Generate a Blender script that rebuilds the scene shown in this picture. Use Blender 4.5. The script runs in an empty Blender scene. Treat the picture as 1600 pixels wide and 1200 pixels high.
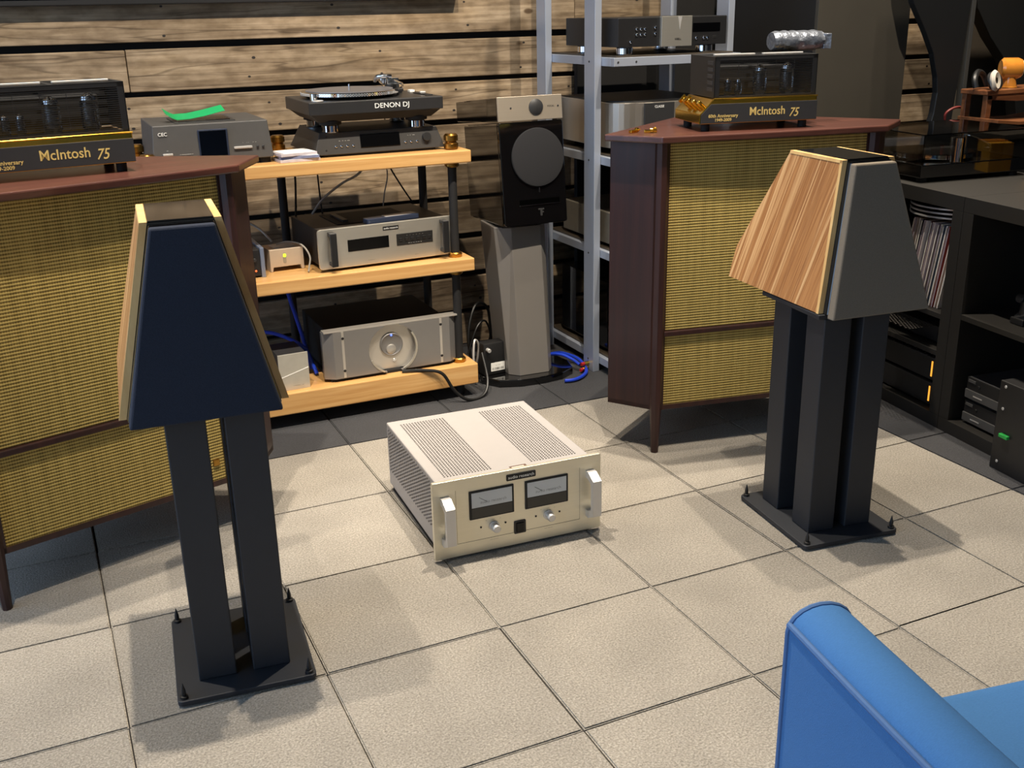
import bpy, bmesh, math, random
from mathutils import Vector, Matrix, Euler
random.seed(7)
R = math.radians
scene = bpy.context.scene
COL = scene.collection

# ------------------------------------------------------------------ camera
cam_data = bpy.data.cameras.new('camera')
cam = bpy.data.objects.new('camera', cam_data)
COL.objects.link(cam)
cam_data.sensor_fit = 'HORIZONTAL'
cam_data.sensor_width = 36.0
cam_data.lens = 1649.77 / 1600 * 36.0
cam_data.clip_start = 0.02
cam.matrix_world = (Matrix.Translation((-0.42897, -1.97905, 1.37297)) @ Matrix.Rotation(-0.42264, 4, 'Z')
                    @ Matrix.Rotation(1.22924, 4, 'X') @ Matrix.Rotation(-0.02165, 4, 'Z'))
scene.camera = cam

# ------------------------------------------------------------------ world, lights, exposure
world = bpy.data.worlds.new('world')
scene.world = world
world.use_nodes = True
bg = world.node_tree.nodes['Background']
bg.inputs[0].default_value = (0.50, 0.70, 1.0, 1)
bg.inputs[1].default_value = 2.7

def track_spot(x, y, tx, ty, tz, power, size=100, blend=0.6, col=(1.0, 0.88, 0.725), z=4.35):
    d = bpy.data.lights.new('track_spot', 'SPOT')
    d.energy = power
    d.spot_size = R(size)
    d.spot_blend = blend
    d.shadow_soft_size = 0.035
    d.color = col
    o = bpy.data.objects.new('track_spot', d)
    COL.objects.link(o)
    o.location = (x, y, z)
    o.rotation_euler = (Vector((tx, ty, tz)) - o.location).to_track_quat('-Z', 'Y').to_euler()
    return o

for x, tx, p in ((-1.15, -1.3, 620), (0.085, -0.15, 760), (1.25, 1.3, 760), (2.45, 2.5, 620)):
    track_spot(x, 0.92, tx, -0.12, 0, p, size=56, blend=0.9)
track_spot(2.75, 0.92, 3.65, 2.15, 1.0, 380, size=50, blend=0.6)  # extra spot added to brighten the planks right of the dark column
for x in (-0.6, 0.7, 2.0):
    track_spot(x, -0.45, x + 0.1, 2.15, 0.95, 560, size=58, blend=0.5)

vs = scene.view_settings
vs.view_transform = 'Standard'
vs.look = 'None'
vs.gamma = 1
vs.use_curve_mapping = False
vs.exposure = 0.0

# ------------------------------------------------------------------ helpers
def lin(c):
    return tuple((v / 12.92 if v <= 0.04045 else ((v + 0.055) / 1.055) ** 2.4) for v in (x / 255 for x in c))

MATS = {}
def mat(name, rgb, rough=0.5, metal=0.0, noise=30.0, amt=0.12, bump=0.0, bscale=200.0, coat=0.0, emit=0.0, stretch=None, spec=0.5, sheen=0.0):
    if name in MATS:
        return MATS[name]
    m = bpy.data.materials.new(name)
    m.use_nodes = True
    nt = m.node_tree
    b = nt.nodes['Principled BSDF']
    c = lin(rgb)
    tc = nt.nodes.new('ShaderNodeTexCoord')
    mp = nt.nodes.new('ShaderNodeMapping')
    if stretch:
        mp.inputs['Scale'].default_value = stretch
    nt.links.new(tc.outputs['Object'], mp.inputs[0])
    n = nt.nodes.new('ShaderNodeTexNoise')
    n.inputs['Scale'].default_value = noise
    n.inputs['Detail'].default_value = 5
    nt.links.new(mp.outputs[0], n.inputs['Vector'])
    r = nt.nodes.new('ShaderNodeMix')
    r.data_type = 'RGBA'
    r.inputs[6].default_value = tuple(v * (1 - amt) for v in c) + (1,)
    r.inputs[7].default_value = tuple(min(1, v * (1 + amt)) for v in c) + (1,)
    nt.links.new(n.outputs[0], r.inputs[0])
    nt.links.new(r.outputs[2], b.inputs['Base Color'])
    b.inputs['Roughness'].default_value = rough
    b.inputs['Metallic'].default_value = metal
    b.inputs['Coat Weight'].default_value = coat
    b.inputs['Coat Roughness'].default_value = 0.06
    b.inputs['Specular IOR Level'].default_value = spec
    if bump:
        n2 = nt.nodes.new('ShaderNodeTexNoise')
        n2.inputs['Scale'].default_value = bscale
        n2.inputs['Detail'].default_value = 3
        nt.links.new(mp.outputs[0], n2.inputs['Vector'])
        bp = nt.nodes.new('ShaderNodeBump')
        bp.inputs['Strength'].default_value = bump
        bp.inputs['Distance'].default_value = 0.004
        nt.links.new(n2.outputs[0], bp.inputs['Height'])
        nt.links.new(bp.outputs[0], b.inputs['Normal'])
    if emit:
        nt.links.new(r.outputs[2], b.inputs['Emission Color'])
        b.inputs['Emission Strength'].default_value = emit
    if sheen:
        b.inputs['Sheen Weight'].default_value = sheen
        b.inputs['Sheen Roughness'].default_value = 0.35
        b.inputs['Sheen Tint'].default_value = (0.75, 0.87, 1.0, 1)
    MATS[name] = m
    return m

def ramp(nt, stops):
    n = nt.nodes.new('ShaderNodeValToRGB')
    e = n.color_ramp.elements
    while len(e) < len(stops):
        e.new(0.5)
    for k, (p, c) in enumerate(stops):
        e[k].position = p
        e[k].color = lin(c) + (1,)
    return n

def node(nt, kind, **kw):
    n = nt.nodes.new(kind)
    for k, v in kw.items():
        setattr(n, k, v)
    return n

def wood_mat(name, stops, scale=(1.2, 14, 60), rough=0.5, coat=0.0, bump=0.15, rnd=True, dist=0.6, spec=0.5, knots=False, rot=(0, 0, 0)):
    m = bpy.data.materials.new(name)
    m.use_nodes = True
    nt = m.node_tree
    b = nt.nodes['Principled BSDF']
    tc = node(nt, 'ShaderNodeTexCoord')
    oi = node(nt, 'ShaderNodeObjectInfo')
    add = node(nt, 'ShaderNodeVectorMath', operation='ADD')
    sc = node(nt, 'ShaderNodeVectorMath', operation='SCALE')
    comb = node(nt, 'ShaderNodeCombineXYZ')
    for k in range(3):
        nt.links.new(oi.outputs['Random'], comb.inputs[k])
    nt.links.new(comb.outputs[0], sc.inputs[0])
    sc.inputs['Scale'].default_value = 37.0 if rnd else 0.0
    nt.links.new(tc.outputs['Object'], add.inputs[0])
    nt.links.new(sc.outputs[0], add.inputs[1])
    mp0 = node(nt, 'ShaderNodeMapping')
    mp0.inputs['Rotation'].default_value = rot
    nt.links.new(add.outputs[0], mp0.inputs[0])
    mp = node(nt, 'ShaderNodeMapping')
    mp.inputs['Scale'].default_value = scale
    nt.links.new(mp0.outputs[0], mp.inputs[0])
    n = node(nt, 'ShaderNodeTexNoise')
    n.inputs['Scale'].default_value = 1.0
    n.inputs['Detail'].default_value = 8
    n.inputs['Roughness'].default_value = 0.62
    n.inputs['Distortion'].default_value = dist
    nt.links.new(mp.outputs[0], n.inputs['Vector'])
    rp = ramp(nt, stops)
    nt.links.new(n.outputs[0], rp.inputs[0])
    out = rp.outputs[0]
    if knots:
        n3 = node(nt, 'ShaderNodeTexNoise')
        n3.inputs['Scale'].default_value = 3.0
        n3.inputs['Detail'].default_value = 4
        nt.links.new(add.outputs[0], n3.inputs['Vector'])
        mx = node(nt, 'ShaderNodeMix', data_type='RGBA', blend_type='MULTIPLY')
        r3 = ramp(nt, [(0.3, (200, 196, 190)), (0.7, (255, 255, 255))])
        nt.links.new(n3.outputs[0], r3.inputs[0])
        mx.inputs[0].default_value = 0.8
        nt.links.new(out, mx.inputs[6])
        nt.links.new(r3.outputs[0], mx.inputs[7])
        v = node(nt, 'ShaderNodeTexVoronoi')
        v.inputs['Scale'].default_value = 1.0
        mp2 = node(nt, 'ShaderNodeMapping')
        mp2.inputs['Scale'].default_value = (2.6, 1, 5.0)
        nt.links.new(add.outputs[0], mp2.inputs[0])
        nt.links.new(mp2.outputs[0], v.inputs['Vector'])
        rk = ramp(nt, [(0.02, (70, 58, 48)), (0.055, (120, 100, 80)), (0.075, (255, 255, 255))])
        nt.links.new(v.outputs['Distance'], rk.inputs[0])
        mk = node(nt, 'ShaderNodeMix', data_type='RGBA', blend_type='MULTIPLY')
        mk.inputs[0].default_value = 0.85
        nt.links.new(mx.outputs[2], mk.inputs[6])
        nt.links.new(rk.outputs[0], mk.inputs[7])
        hs = node(nt, 'ShaderNodeHueSaturation')
        mr = node(nt, 'ShaderNodeMapRange')
        mr.inputs['To Min'].default_value = 0.72
        mr.inputs['To Max'].default_value = 1.12
        nt.links.new(oi.outputs['Random'], mr.inputs['Value'])
        nt.links.new(mr.outputs[0], hs.inputs['Value'])
        nt.links.new(mk.outputs[2], hs.inputs['Color'])
        out = hs.outputs[0]
    if knots:
        def layer(out, scale, stops, fac, detail):
            mpx = node(nt, 'ShaderNodeMapping')
            mpx.inputs['Scale'].default_value = scale
            nt.links.new(add.outputs[0], mpx.inputs[0])
            nx = node(nt, 'ShaderNodeTexNoise')
            nx.inputs['Scale'].default_value = 1
            nx.inputs['Detail'].default_value = detail
            nt.links.new(mpx.outputs[0], nx.inputs['Vector'])
            rx = ramp(nt, stops)
            nt.links.new(nx.outputs[0], rx.inputs[0])
            mm = node(nt, 'ShaderNodeMix', data_type='RGBA', blend_type='MULTIPLY')
            mm.inputs[0].default_value = fac
            nt.links.new(out, mm.inputs[6])
            nt.links.new(rx.outputs[0], mm.inputs[7])
            return mm.outputs[2]
        W_ = (255, 255, 255)
        out = layer(out, (0.9, 1, 17), [(0.485, W_), (0.497, (70, 56, 44)), (0.503, (70, 56, 44)), (0.512, W_)], 0.45, 2)
        out = layer(out, (14, 14, 30), [(0.36, (185, 178, 168)), (0.6, W_)], 0.6, 6)
        out = layer(out, (1.7, 3, 6), [(0.36, (185, 176, 166)), (0.55, W_), (0.7, (255, 246, 228))], 0.6, 4)
    nt.links.new(out, b.inputs['Base Color'])
    b.inputs['Roughness'].default_value = rough
    b.inputs['Coat Weight'].default_value = coat
    b.inputs['Coat Roughness'].default_value = 0.12
    b.inputs['Specular IOR Level'].default_value = spec
    bp = node(nt, 'ShaderNodeBump')
    bp.inputs['Strength'].default_value = bump
    bp.inputs['Distance'].default_value = 0.004
    nt.links.new(n.outputs[0], bp.inputs['Height'])
    nt.links.new(bp.outputs[0], b.inputs['Normal'])
    return m

def mesh_obj(name, bm, m, parent=None, loc=(0, 0, 0), rot=(0, 0, 0), smooth=False):
    bmesh.ops.recalc_face_normals(bm, faces=bm.faces[:])
    me = bpy.data.meshes.new(name)
    bm.to_mesh(me)
    bm.free()
    return link_mesh(name, me, m, parent, loc, rot, smooth)

def link_mesh(name, me, m, parent=None, loc=(0, 0, 0), rot=(0, 0, 0), smooth=False):
    if m is not None and not me.materials:
        me.materials.append(m)
    if smooth:
        for p in me.polygons:
            p.use_smooth = True
        try:
            me.set_sharp_from_angle(angle=R(40))
        except Exception:
            pass
    o = bpy.data.objects.new(name, me)
    COL.objects.link(o)
    o.location = loc
    o.rotation_euler = rot
    if parent is not None:
        o.parent = parent
    return o

def bm_box(bm, lo, hi):
    vs_ = [bm.verts.new((x, y, z)) for x in (lo[0], hi[0]) for y in (lo[1], hi[1]) for z in (lo[2], hi[2])]
    for f in ((0, 1, 3, 2), (4, 6, 7, 5), (0, 4, 5, 1), (2, 3, 7, 6), (0, 2, 6, 4), (1, 5, 7, 3)):
        bm.faces.new([vs_[i] for i in f])
    return vs_

def bevel(bm, w, seg=2):
    if w > 0:
        bmesh.ops.bevel(bm, geom=bm.edges[:], offset=w, segments=seg, profile=0.5, affect='EDGES')

def box(name, lo, hi, m, parent=None, bev=0.002, rot=(0, 0, 0), seg=2):
    """box between two corners of the parent's frame; its own origin is at its centre"""
    c = [(a + b) / 2 for a, b in zip(lo, hi)]
    h = [abs(b - a) / 2 for a, b in zip(lo, hi)]
    bm = bmesh.new()
    bm_box(bm, [-v for v in h], h)
    bevel(bm, min(bev, min(h) * 0.9), seg)
    return mesh_obj(name, bm, m, parent, c, rot, smooth=bev > 0.004)

def prism(name, poly, a, b, axis, m, parent=None, bev=0.0, loc=(0, 0, 0), rot=(0, 0, 0), smooth=False, seg=2):
    """extrude a 2D polygon from a to b along axis; 2D coords are the other two axes in order"""
    bm = bmesh.new()
    def P(q, t):
        if axis == 'x': return (t, q[0], q[1])
        if axis == 'y': return (q[0], t, q[1])
        return (q[0], q[1], t)
    A = [bm.verts.new(P(q, a)) for q in poly]
    B = [bm.verts.new(P(q, b)) for q in poly]
    bm.faces.new(A)
    bm.faces.new(B[::-1])
    k = len(poly)
    for i in range(k):
        bm.faces.new((A[i], B[i], B[(i + 1) % k], A[(i + 1) % k]))
    bmesh.ops.recalc_face_normals(bm, faces=bm.faces[:])
    if bev:
        bevel(bm, bev, seg)
    return mesh_obj(name, bm, m, parent, loc, rot, smooth)

def hexa(name, bot, top, m, parent=None, bev=0.0, loc=(0, 0, 0), rot=(0, 0, 0), seg=2):
    """solid between two point rings of equal length (3D points)"""
    bm = bmesh.new()
    A = [bm.verts.new(q) for q in bot]
    B = [bm.verts.new(q) for q in top]
    bm.faces.new(A)
    bm.faces.new(B[::-1])
    k = len(A)
    for i in range(k):
        bm.faces.new((A[i], B[i], B[(i + 1) % k], A[(i + 1) % k]))
    bmesh.ops.recalc_face_normals(bm, faces=bm.faces[:])
    if bev:
        bevel(bm, bev, seg)
    return mesh_obj(name, bm, m, parent, loc, rot)

AX = {'z': (0, 0, 0), 'y': (-math.pi / 2, 0, 0), 'x': (0, math.pi / 2, 0)}
def lathe(name, prof, m, parent=None, loc=(0, 0, 0), axis='z', seg=24, rot=None, smooth=True):
    """profile [(r, h)...] turned about axis ('y' runs towards +y)"""
    bm = bmesh.new()
    rings = []
    for r_, h in prof:
        if r_ < 1e-6:
            rings.append([bm.verts.new((0, 0, h))])
        else:
            rings.append([bm.verts.new((r_ * math.cos(2 * math.pi * i / seg), r_ * math.sin(2 * math.pi * i / seg), h)) for i in range(seg)])
    for A, B in zip(rings, rings[1:]):
        for i in range(seg):
            j = (i + 1) % seg
            if len(A) == 1 and len(B) == 1: continue
            if len(A) == 1: bm.faces.new((A[0], B[i], B[j]))
            elif len(B) == 1: bm.faces.new((A[i], A[j], B[0]))
            else: bm.faces.new((A[i], A[j], B[j], B[i]))
    return mesh_obj(name, bm, m, parent, loc, rot if rot is not None else AX[axis], smooth)

def cyl(name, r_, h, m, parent=None, loc=(0, 0, 0), axis='z', seg=20, bev=0.001, r2=None, rot=None):
    r2 = r_ if r2 is None else r2
    b = min(bev, r_ * 0.4, r2 * 0.4, h * 0.4)
    return lathe(name, [(0, 0), (r_ - b, 0), (r_, b), (r2, h - b), (r2 - b, h), (0, h)], m, parent, loc, axis, seg, rot)

def tube(name, pts, r_, m, parent=None, seg=8, sub=6, closed=False):
    P = [Vector(p) for p in pts]
    out = []
    n = len(P)
    for i in range(n - 1):
        p0, p1, p2, p3 = P[max(i - 1, 0)], P[i], P[i + 1], P[min(i + 2, n - 1)]
        for k in range(sub):
            t = k / sub
            out.append(0.5 * ((2 * p1) + (-p0 + p2) * t + (2 * p0 - 5 * p1 + 4 * p2 - p3) * t * t + (-p0 + 3 * p1 - 3 * p2 + p3) * t ** 3))
    out.append(P[-1])
    bm = bmesh.new()
    prev = None
    N = None
    for i, p in enumerate(out):
        d = (out[min(i + 1, len(out) - 1)] - out[max(i - 1, 0)]).normalized()
        if N is None:
            N = d.orthogonal().normalized()
        N = (N - d * N.dot(d)).normalized()
        B = d.cross(N)
        ring = [bm.verts.new(p + r_ * (math.cos(2 * math.pi * k / seg) * N + math.sin(2 * math.pi * k / seg) * B)) for k in range(seg)]
        if prev:
            for k in range(seg):
                bm.faces.new((prev[k], prev[(k + 1) % seg], ring[(k + 1) % seg], ring[k]))
        else:
            bm.faces.new(ring[::-1])
        prev = ring
    bm.faces.new(prev)
    return mesh_obj(name, bm, m, parent, smooth=True)

def text(name, s, size, m, parent, loc, rot=(math.pi / 2, 0, 0), ext=0.0004, shear=0.0, align='CENTER', sx=1.0, bold=0.0):
    cu = bpy.data.curves.new(name, 'FONT')
    cu.body = s
    cu.size = size
    cu.extrude = ext
    cu.align_x = align
    cu.align_y = 'CENTER'
    cu.shear = shear
    cu.resolution_u = 3
    cu.offset = bold
    tmp = bpy.data.objects.new('tmp_text', cu)
    COL.objects.link(tmp)
    dg = bpy.context.evaluated_depsgraph_get()
    me = bpy.data.meshes.new_from_object(tmp.evaluated_get(dg))
    bpy.data.objects.remove(tmp)
    me.name = name
    me.materials.clear()
    o = link_mesh(name, me, m, parent, loc, rot)
    o.scale = (sx, 1, 1)
    return o

def tag(o, label, cat, group=None):
    o['label'] = label
    o['category'] = cat
    if group:
        o['group'] = group
    return o

def thing(name, label, cat, loc=(0, 0, 0), rz=0.0, group=None, rx=0.0):
    o = bpy.data.objects.new(name, None)
    COL.objects.link(o)
    o.empty_display_size = 0.05
    o.location = loc
    o.rotation_euler = (R(rx), 0, R(rz))
    return tag(o, label, cat, group)

def struct(o):
    o['kind'] = 'structure'
    return o

def sub(o, label):
    o['label'] = label
    return o

def rounded(w, h, r_, seg=4, cx=0, cy=0):
    pts = []
    for (sx, sy, a0) in ((1, 1, 0), (-1, 1, 90), (-1, -1, 180), (1, -1, 270)):
        for k in range(seg + 1):
            a = R(a0 + 90 * k / seg)
            pts.append((cx + sx * (w / 2 - r_) + r_ * math.cos(a), cy + sy * (h / 2 - r_) + r_ * math.sin(a)))
    return pts

# ------------------------------------------------------------------ materials
BLACK = mat('black_paint', (26, 26, 27), 0.45)
BLACKM = mat('matt_black', (20, 20, 21), 0.75, bump=0.05)
GLOSS = mat('gloss_black', (8, 8, 9), 0.08, coat=1.0, amt=0.02)
STAND = mat('stand_black', (34, 37, 43), 0.55, bump=0.06, bscale=500)
GREY = mat('anthracite_metal', (74, 73, 72), 0.5, 0.0, bump=0.03, bscale=600)
DGREY = mat('dark_grey_metal', (46, 46, 47), 0.45)
SILVER = mat('brushed_silver', (214, 211, 200), 0.38, 0.85, noise=4, amt=0.05, stretch=(1, 1, 120))
CHAMP = mat('champagne_silver', (226, 220, 200), 0.42, 0.75, noise=3, amt=0.05, stretch=(1, 1, 90))
SATIN = mat('satin_aluminium', (205, 203, 200), 0.42, 0.55, amt=0.04)
CASE = mat('amp_case_silver', (172, 168, 166), 0.5, 0.2, amt=0.03)
ALU = mat('rack_aluminium', (178, 186, 200), 0.36, 0.45, noise=6, amt=0.10, stretch=(1, 1, 0.4))
GOLD = mat('gold_plate', (235, 188, 72), 0.14, 1.0, amt=0.04)
GPRINT = mat('gold_print', (238, 208, 128), 0.35, 0.35, amt=0.05)
BRASS = mat('brass', (168, 126, 58), 0.3, 1.0, amt=0.12)
CHROME = mat('chrome', (230, 232, 236), 0.06, 1.0, amt=0.01)
SCREEN = mat('black_glass', (4, 4, 5), 0.12, amt=0.01, spec=0.3)
WHITE = mat('white_print', (235, 235, 230), 0.6, amt=0.02)
INK = mat('black_ink', (18, 18, 18), 0.6, amt=0.02)
HOLE = mat('vent_hole', (46, 42, 38), 0.8, amt=0.1)
RUBBER = mat('rubber', (16, 16, 16), 0.8)
CLOTHN = mat('navy_grille_cloth', (46, 51, 63), 0.95, bump=0.35, bscale=900, noise=400, amt=0.25, spec=0.15)
CLOTHW = mat('woofer_cloth', (42, 42, 44), 0.9, bump=0.2, bscale=900, noise=400, amt=0.15, spec=0.2)
CLOTHLIT = mat('lit_grille_cloth', (124, 115, 102), 0.95, bump=0.3, bscale=900, noise=400, amt=0.2, spec=0.15)  # same cloth as the other speaker; warm front light painted into its tone
BLUE = mat('blue_upholstery', (64, 112, 166), 0.85, noise=260, amt=0.16, bump=0.3, bscale=420, spec=0.2, sheen=0.08, stretch=(1, 3, 1))
BLUEPIPE = mat('blue_piping', (70, 104, 150), 0.8, noise=200, amt=0.1)
DARKPANEL = mat('dark_brown_panel', (64, 60, 52), 0.6, noise=8, amt=0.12)
SHELFBLK = mat('black_brown_shelf', (33, 31, 28), 0.55, noise=5, amt=0.15, stretch=(20, 1, 20), bump=0.04)
BLUECABLE = mat('blue_cable', (28, 62, 190), 0.4)
BLKCABLE = mat('black_cable', (14, 14, 14), 0.45)
WHTCABLE = mat('pale_cable', (150, 145, 135), 0.5)
GREEN = mat('green_tape', (24, 158, 92), 0.5, noise=20)
ORANGE = mat('orange_light_strip', (255, 170, 60), 0.4, emit=1.2)
LEDG = mat('green_led', (170, 240, 40), 0.4, emit=3.0)
LEDB = mat('blue_led', (90, 120, 255), 0.4, emit=2.0)
METERF = mat('meter_face', (196, 200, 202), 0.4, amt=0.03)
METERB = mat('meter_lower', (52, 50, 46), 0.4)
TAUPE = mat('taupe_lacquer', (112, 108, 103), 0.35, 0.1, amt=0.03)
PLAST = mat('clear_wrap', (112, 117, 126), 0.3, 0.6, noise=40, amt=0.5, bump=0.9, bscale=60)
NAIL = mat('nail_iron', (30, 24, 20), 0.6)

MAPLE = wood_mat('maple', [(0.3, (188, 138, 80)), (0.5, (204, 158, 98)), (0.72, (216, 174, 116))], (2.0, 22, 60), 0.42, coat=0.25, bump=0.03)
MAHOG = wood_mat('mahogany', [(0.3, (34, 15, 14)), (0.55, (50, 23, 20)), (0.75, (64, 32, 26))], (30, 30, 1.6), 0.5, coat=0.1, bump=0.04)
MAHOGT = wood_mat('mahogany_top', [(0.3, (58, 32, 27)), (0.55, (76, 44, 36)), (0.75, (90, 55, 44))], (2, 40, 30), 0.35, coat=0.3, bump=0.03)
ZEBRA = wood_mat('striped_veneer', [(0.26, (110, 70, 40)), (0.38, (162, 110, 66)), (0.45, (190, 138, 88)), (0.50, (146, 94, 54)), (0.56, (202, 154, 104)), (0.64, (222, 182, 132)), (0.74, (150, 98, 56))], (2.0, 62, 0.7), 0.4, coat=0.15, bump=0.02, dist=0.0, rot=(-0.17, 0, 0))
EDGEW = wood_mat('light_wood_edge', [(0.3, (206, 160, 98)), (0.7, (232, 196, 136))], (20, 20, 2), 0.45, bump=0.02)
PLANK = wood_mat('reclaimed_plank', [(0.22, (100, 86, 70)), (0.40, (140, 123, 102)), (0.52, (162, 144, 120)), (0.72, (190, 172, 146))], (1.3, 12, 40), 0.85, bump=0.5, knots=True, spec=0.2)
TEAK = wood_mat('teak', [(0.3, (92, 54, 32)), (0.6, (130, 82, 50)), (0.8, (156, 104, 66))], (3, 30, 30), 0.4, coat=0.2, bump=0.03)

def glass_mat(name, rgb, rough=0.02, alpha=None):
    m = bpy.data.materials.new(name)
    m.use_nodes = True
    b = m.node_tree.nodes['Principled BSDF']
    b.inputs['Base Color'].default_value = lin(rgb) + (1,)
    b.inputs['Roughness'].default_value = rough
    b.inputs['Transmission Weight'].default_value = 1.0
    b.inputs['IOR'].default_value = 1.45
    nt = m.node_tree
    n = nt.nodes.new('ShaderNodeTexNoise')
    n.inputs['Scale'].default_value = 20
    mr = nt.nodes.new('ShaderNodeMapRange')
    mr.inputs['To Min'].default_value = rough
    mr.inputs['To Max'].default_value = rough + 0.03
    nt.links.new(n.outputs[0], mr.inputs[0])
    nt.links.new(mr.outputs[0], b.inputs['Roughness'])
    return m
GLASS = glass_mat('tube_glass', (235, 240, 245))
ACRYL = glass_mat('smoked_acrylic', (205, 200, 190))

def carpet_mat(name, a, b_, c):
    m = bpy.data.materials.new(name)
    m.use_nodes = True
    nt = m.node_tree
    bs = nt.nodes['Principled BSDF']
    tc = node(nt, 'ShaderNodeTexCoord')
    oi = node(nt, 'ShaderNodeObjectInfo')
    ge = node(nt, 'ShaderNodeNewGeometry')
    n1 = node(nt, 'ShaderNodeTexNoise')
    n1.inputs['Scale'].default_value = 210
    n1.inputs['Detail'].default_value = 4
    n1.inputs['Roughness'].default_value = 0.7
    nt.links.new(ge.outputs['Position'], n1.inputs['Vector'])
    rp = ramp(nt, [(0.30, a), (0.5, b_), (0.70, c)])
    nt.links.new(n1.outputs[0], rp.inputs[0])
    n2 = node(nt, 'ShaderNodeTexNoise')
    n2.inputs['Scale'].default_value = 5
    n2.inputs['Detail'].default_value = 5
    nt.links.new(ge.outputs['Position'], n2.inputs['Vector'])
    mr = node(nt, 'ShaderNodeMapRange')
    mr.inputs['From Min'].default_value = 0.3
    mr.inputs['From Max'].default_value = 0.7
    mr.inputs['To Min'].default_value = 0.88
    mr.inputs['To Max'].default_value = 1.08
    nt.links.new(n2.outputs[0], mr.inputs['Value'])
    mr2 = node(nt, 'ShaderNodeMapRange')
    mr2.inputs['To Min'].default_value = 0.9
    mr2.inputs['To Max'].default_value = 1.08
    nt.links.new(oi.outputs['Random'], mr2.inputs['Value'])
    mu = node(nt, 'ShaderNodeMath', operation='MULTIPLY')
    nt.links.new(mr.outputs[0], mu.inputs[0])
    nt.links.new(mr2.outputs[0], mu.inputs[1])
    hs = node(nt, 'ShaderNodeHueSaturation')
    nt.links.new(mu.outputs[0], hs.inputs['Value'])
    nt.links.new(rp.outputs[0], hs.inputs['Color'])
    nt.links.new(hs.outputs[0], bs.inputs['Base Color'])
    bs.inputs['Roughness'].default_value = 0.95
    bs.inputs['Specular IOR Level'].default_value = 0.1
    bs.inputs['Sheen Weight'].default_value = 0.15
    bp = node(nt, 'ShaderNodeBump')
    bp.inputs['Strength'].default_value = 0.7
    bp.inputs['Distance'].default_value = 0.006
    nt.links.new(n1.outputs[0], bp.inputs['Height'])
    nt.links.new(bp.outputs[0], bs.inputs['Normal'])
    return m
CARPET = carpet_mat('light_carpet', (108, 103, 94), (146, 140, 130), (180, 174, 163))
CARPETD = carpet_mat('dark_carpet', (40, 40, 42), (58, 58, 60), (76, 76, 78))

def weave_mat():
    m = bpy.data.materials.new('grille_weave')
    m.use_nodes = True
    nt = m.node_tree
    bs = nt.nodes['Principled BSDF']
    tc = node(nt, 'ShaderNodeTexCoord')
    sep = node(nt, 'ShaderNodeSeparateXYZ')
    nt.links.new(tc.outputs['Object'], sep.inputs[0])
    def wave(out, freq):
        mu = node(nt, 'ShaderNodeMath', operation='MULTIPLY')
        mu.inputs[1].default_value = freq
        nt.links.new(out, mu.inputs[0])
        s = node(nt, 'ShaderNodeMath', operation='SINE')
        nt.links.new(mu.outputs[0], s.inputs[0])
        ma = node(nt, 'ShaderNodeMath', operation='MULTIPLY_ADD')
        ma.inputs[1].default_value = 0.5
        ma.inputs[2].default_value = 0.5
        nt.links.new(s.outputs[0], ma.inputs[0])
        return ma.outputs[0]
    wz = wave(sep.outputs['Z'], 2 * math.pi / 0.0085)
    wx = wave(sep.outputs['X'], 2 * math.pi / 0.0060)
    mul = node(nt, 'ShaderNodeMath', operation='MULTIPLY')
    mul.inputs[1].default_value = 0.35
    nt.links.new(wx, mul.inputs[0])
    ad = node(nt, 'ShaderNodeMath', operation='ADD')
    nt.links.new(wz, ad.inputs[0])
    nt.links.new(mul.outputs[0], ad.inputs[1])
    n = node(nt, 'ShaderNodeTexNoise')
    n.inputs['Scale'].default_value = 1
    n.inputs['Detail'].default_value = 4
    mp = node(nt, 'ShaderNodeMapping')
    mp.inputs['Scale'].default_value = (60, 4, 3)
    nt.links.new(tc.outputs['Object'], mp.inputs[0])
    nt.links.new(mp.outputs[0], n.inputs['Vector'])
    ma2 = node(nt, 'ShaderNodeMath', operation='MULTIPLY_ADD')
    ma2.inputs[1].default_value = 0.7
    ma2.inputs[2].default_value = -0.2
    nt.links.new(n.outputs[0], ma2.inputs[0])
    ad2 = node(nt, 'ShaderNodeMath', operation='ADD')
    nt.links.new(ad.outputs[0], ad2.inputs[0])
    nt.links.new(ma2.outputs[0], ad2.inputs[1])
    dv = node(nt, 'ShaderNodeMath', operation='DIVIDE')
    dv.inputs[1].default_value = 1.5
    nt.links.new(ad2.outputs[0], dv.inputs[0])
    rp = ramp(nt, [(0.1, (92, 78, 40)), (0.45, (150, 128, 70)), (0.85, (192, 168, 98))])
    nt.links.new(dv.outputs[0], rp.inputs[0])
    nt.links.new(rp.outputs[0], bs.inputs['Base Color'])
    bs.inputs['Roughness'].default_value = 0.8
    bs.inputs['Specular IOR Level'].default_value = 0.2
    bp = node(nt, 'ShaderNodeBump')
    bp.inputs['Strength'].default_value = 0.6
    bp.inputs['Distance'].default_value = 0.002
    nt.links.new(ad.outputs[0], bp.inputs['Height'])
    nt.links.new(bp.outputs[0], bs.inputs['Normal'])
    return m
WEAVE = weave_mat()

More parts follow.
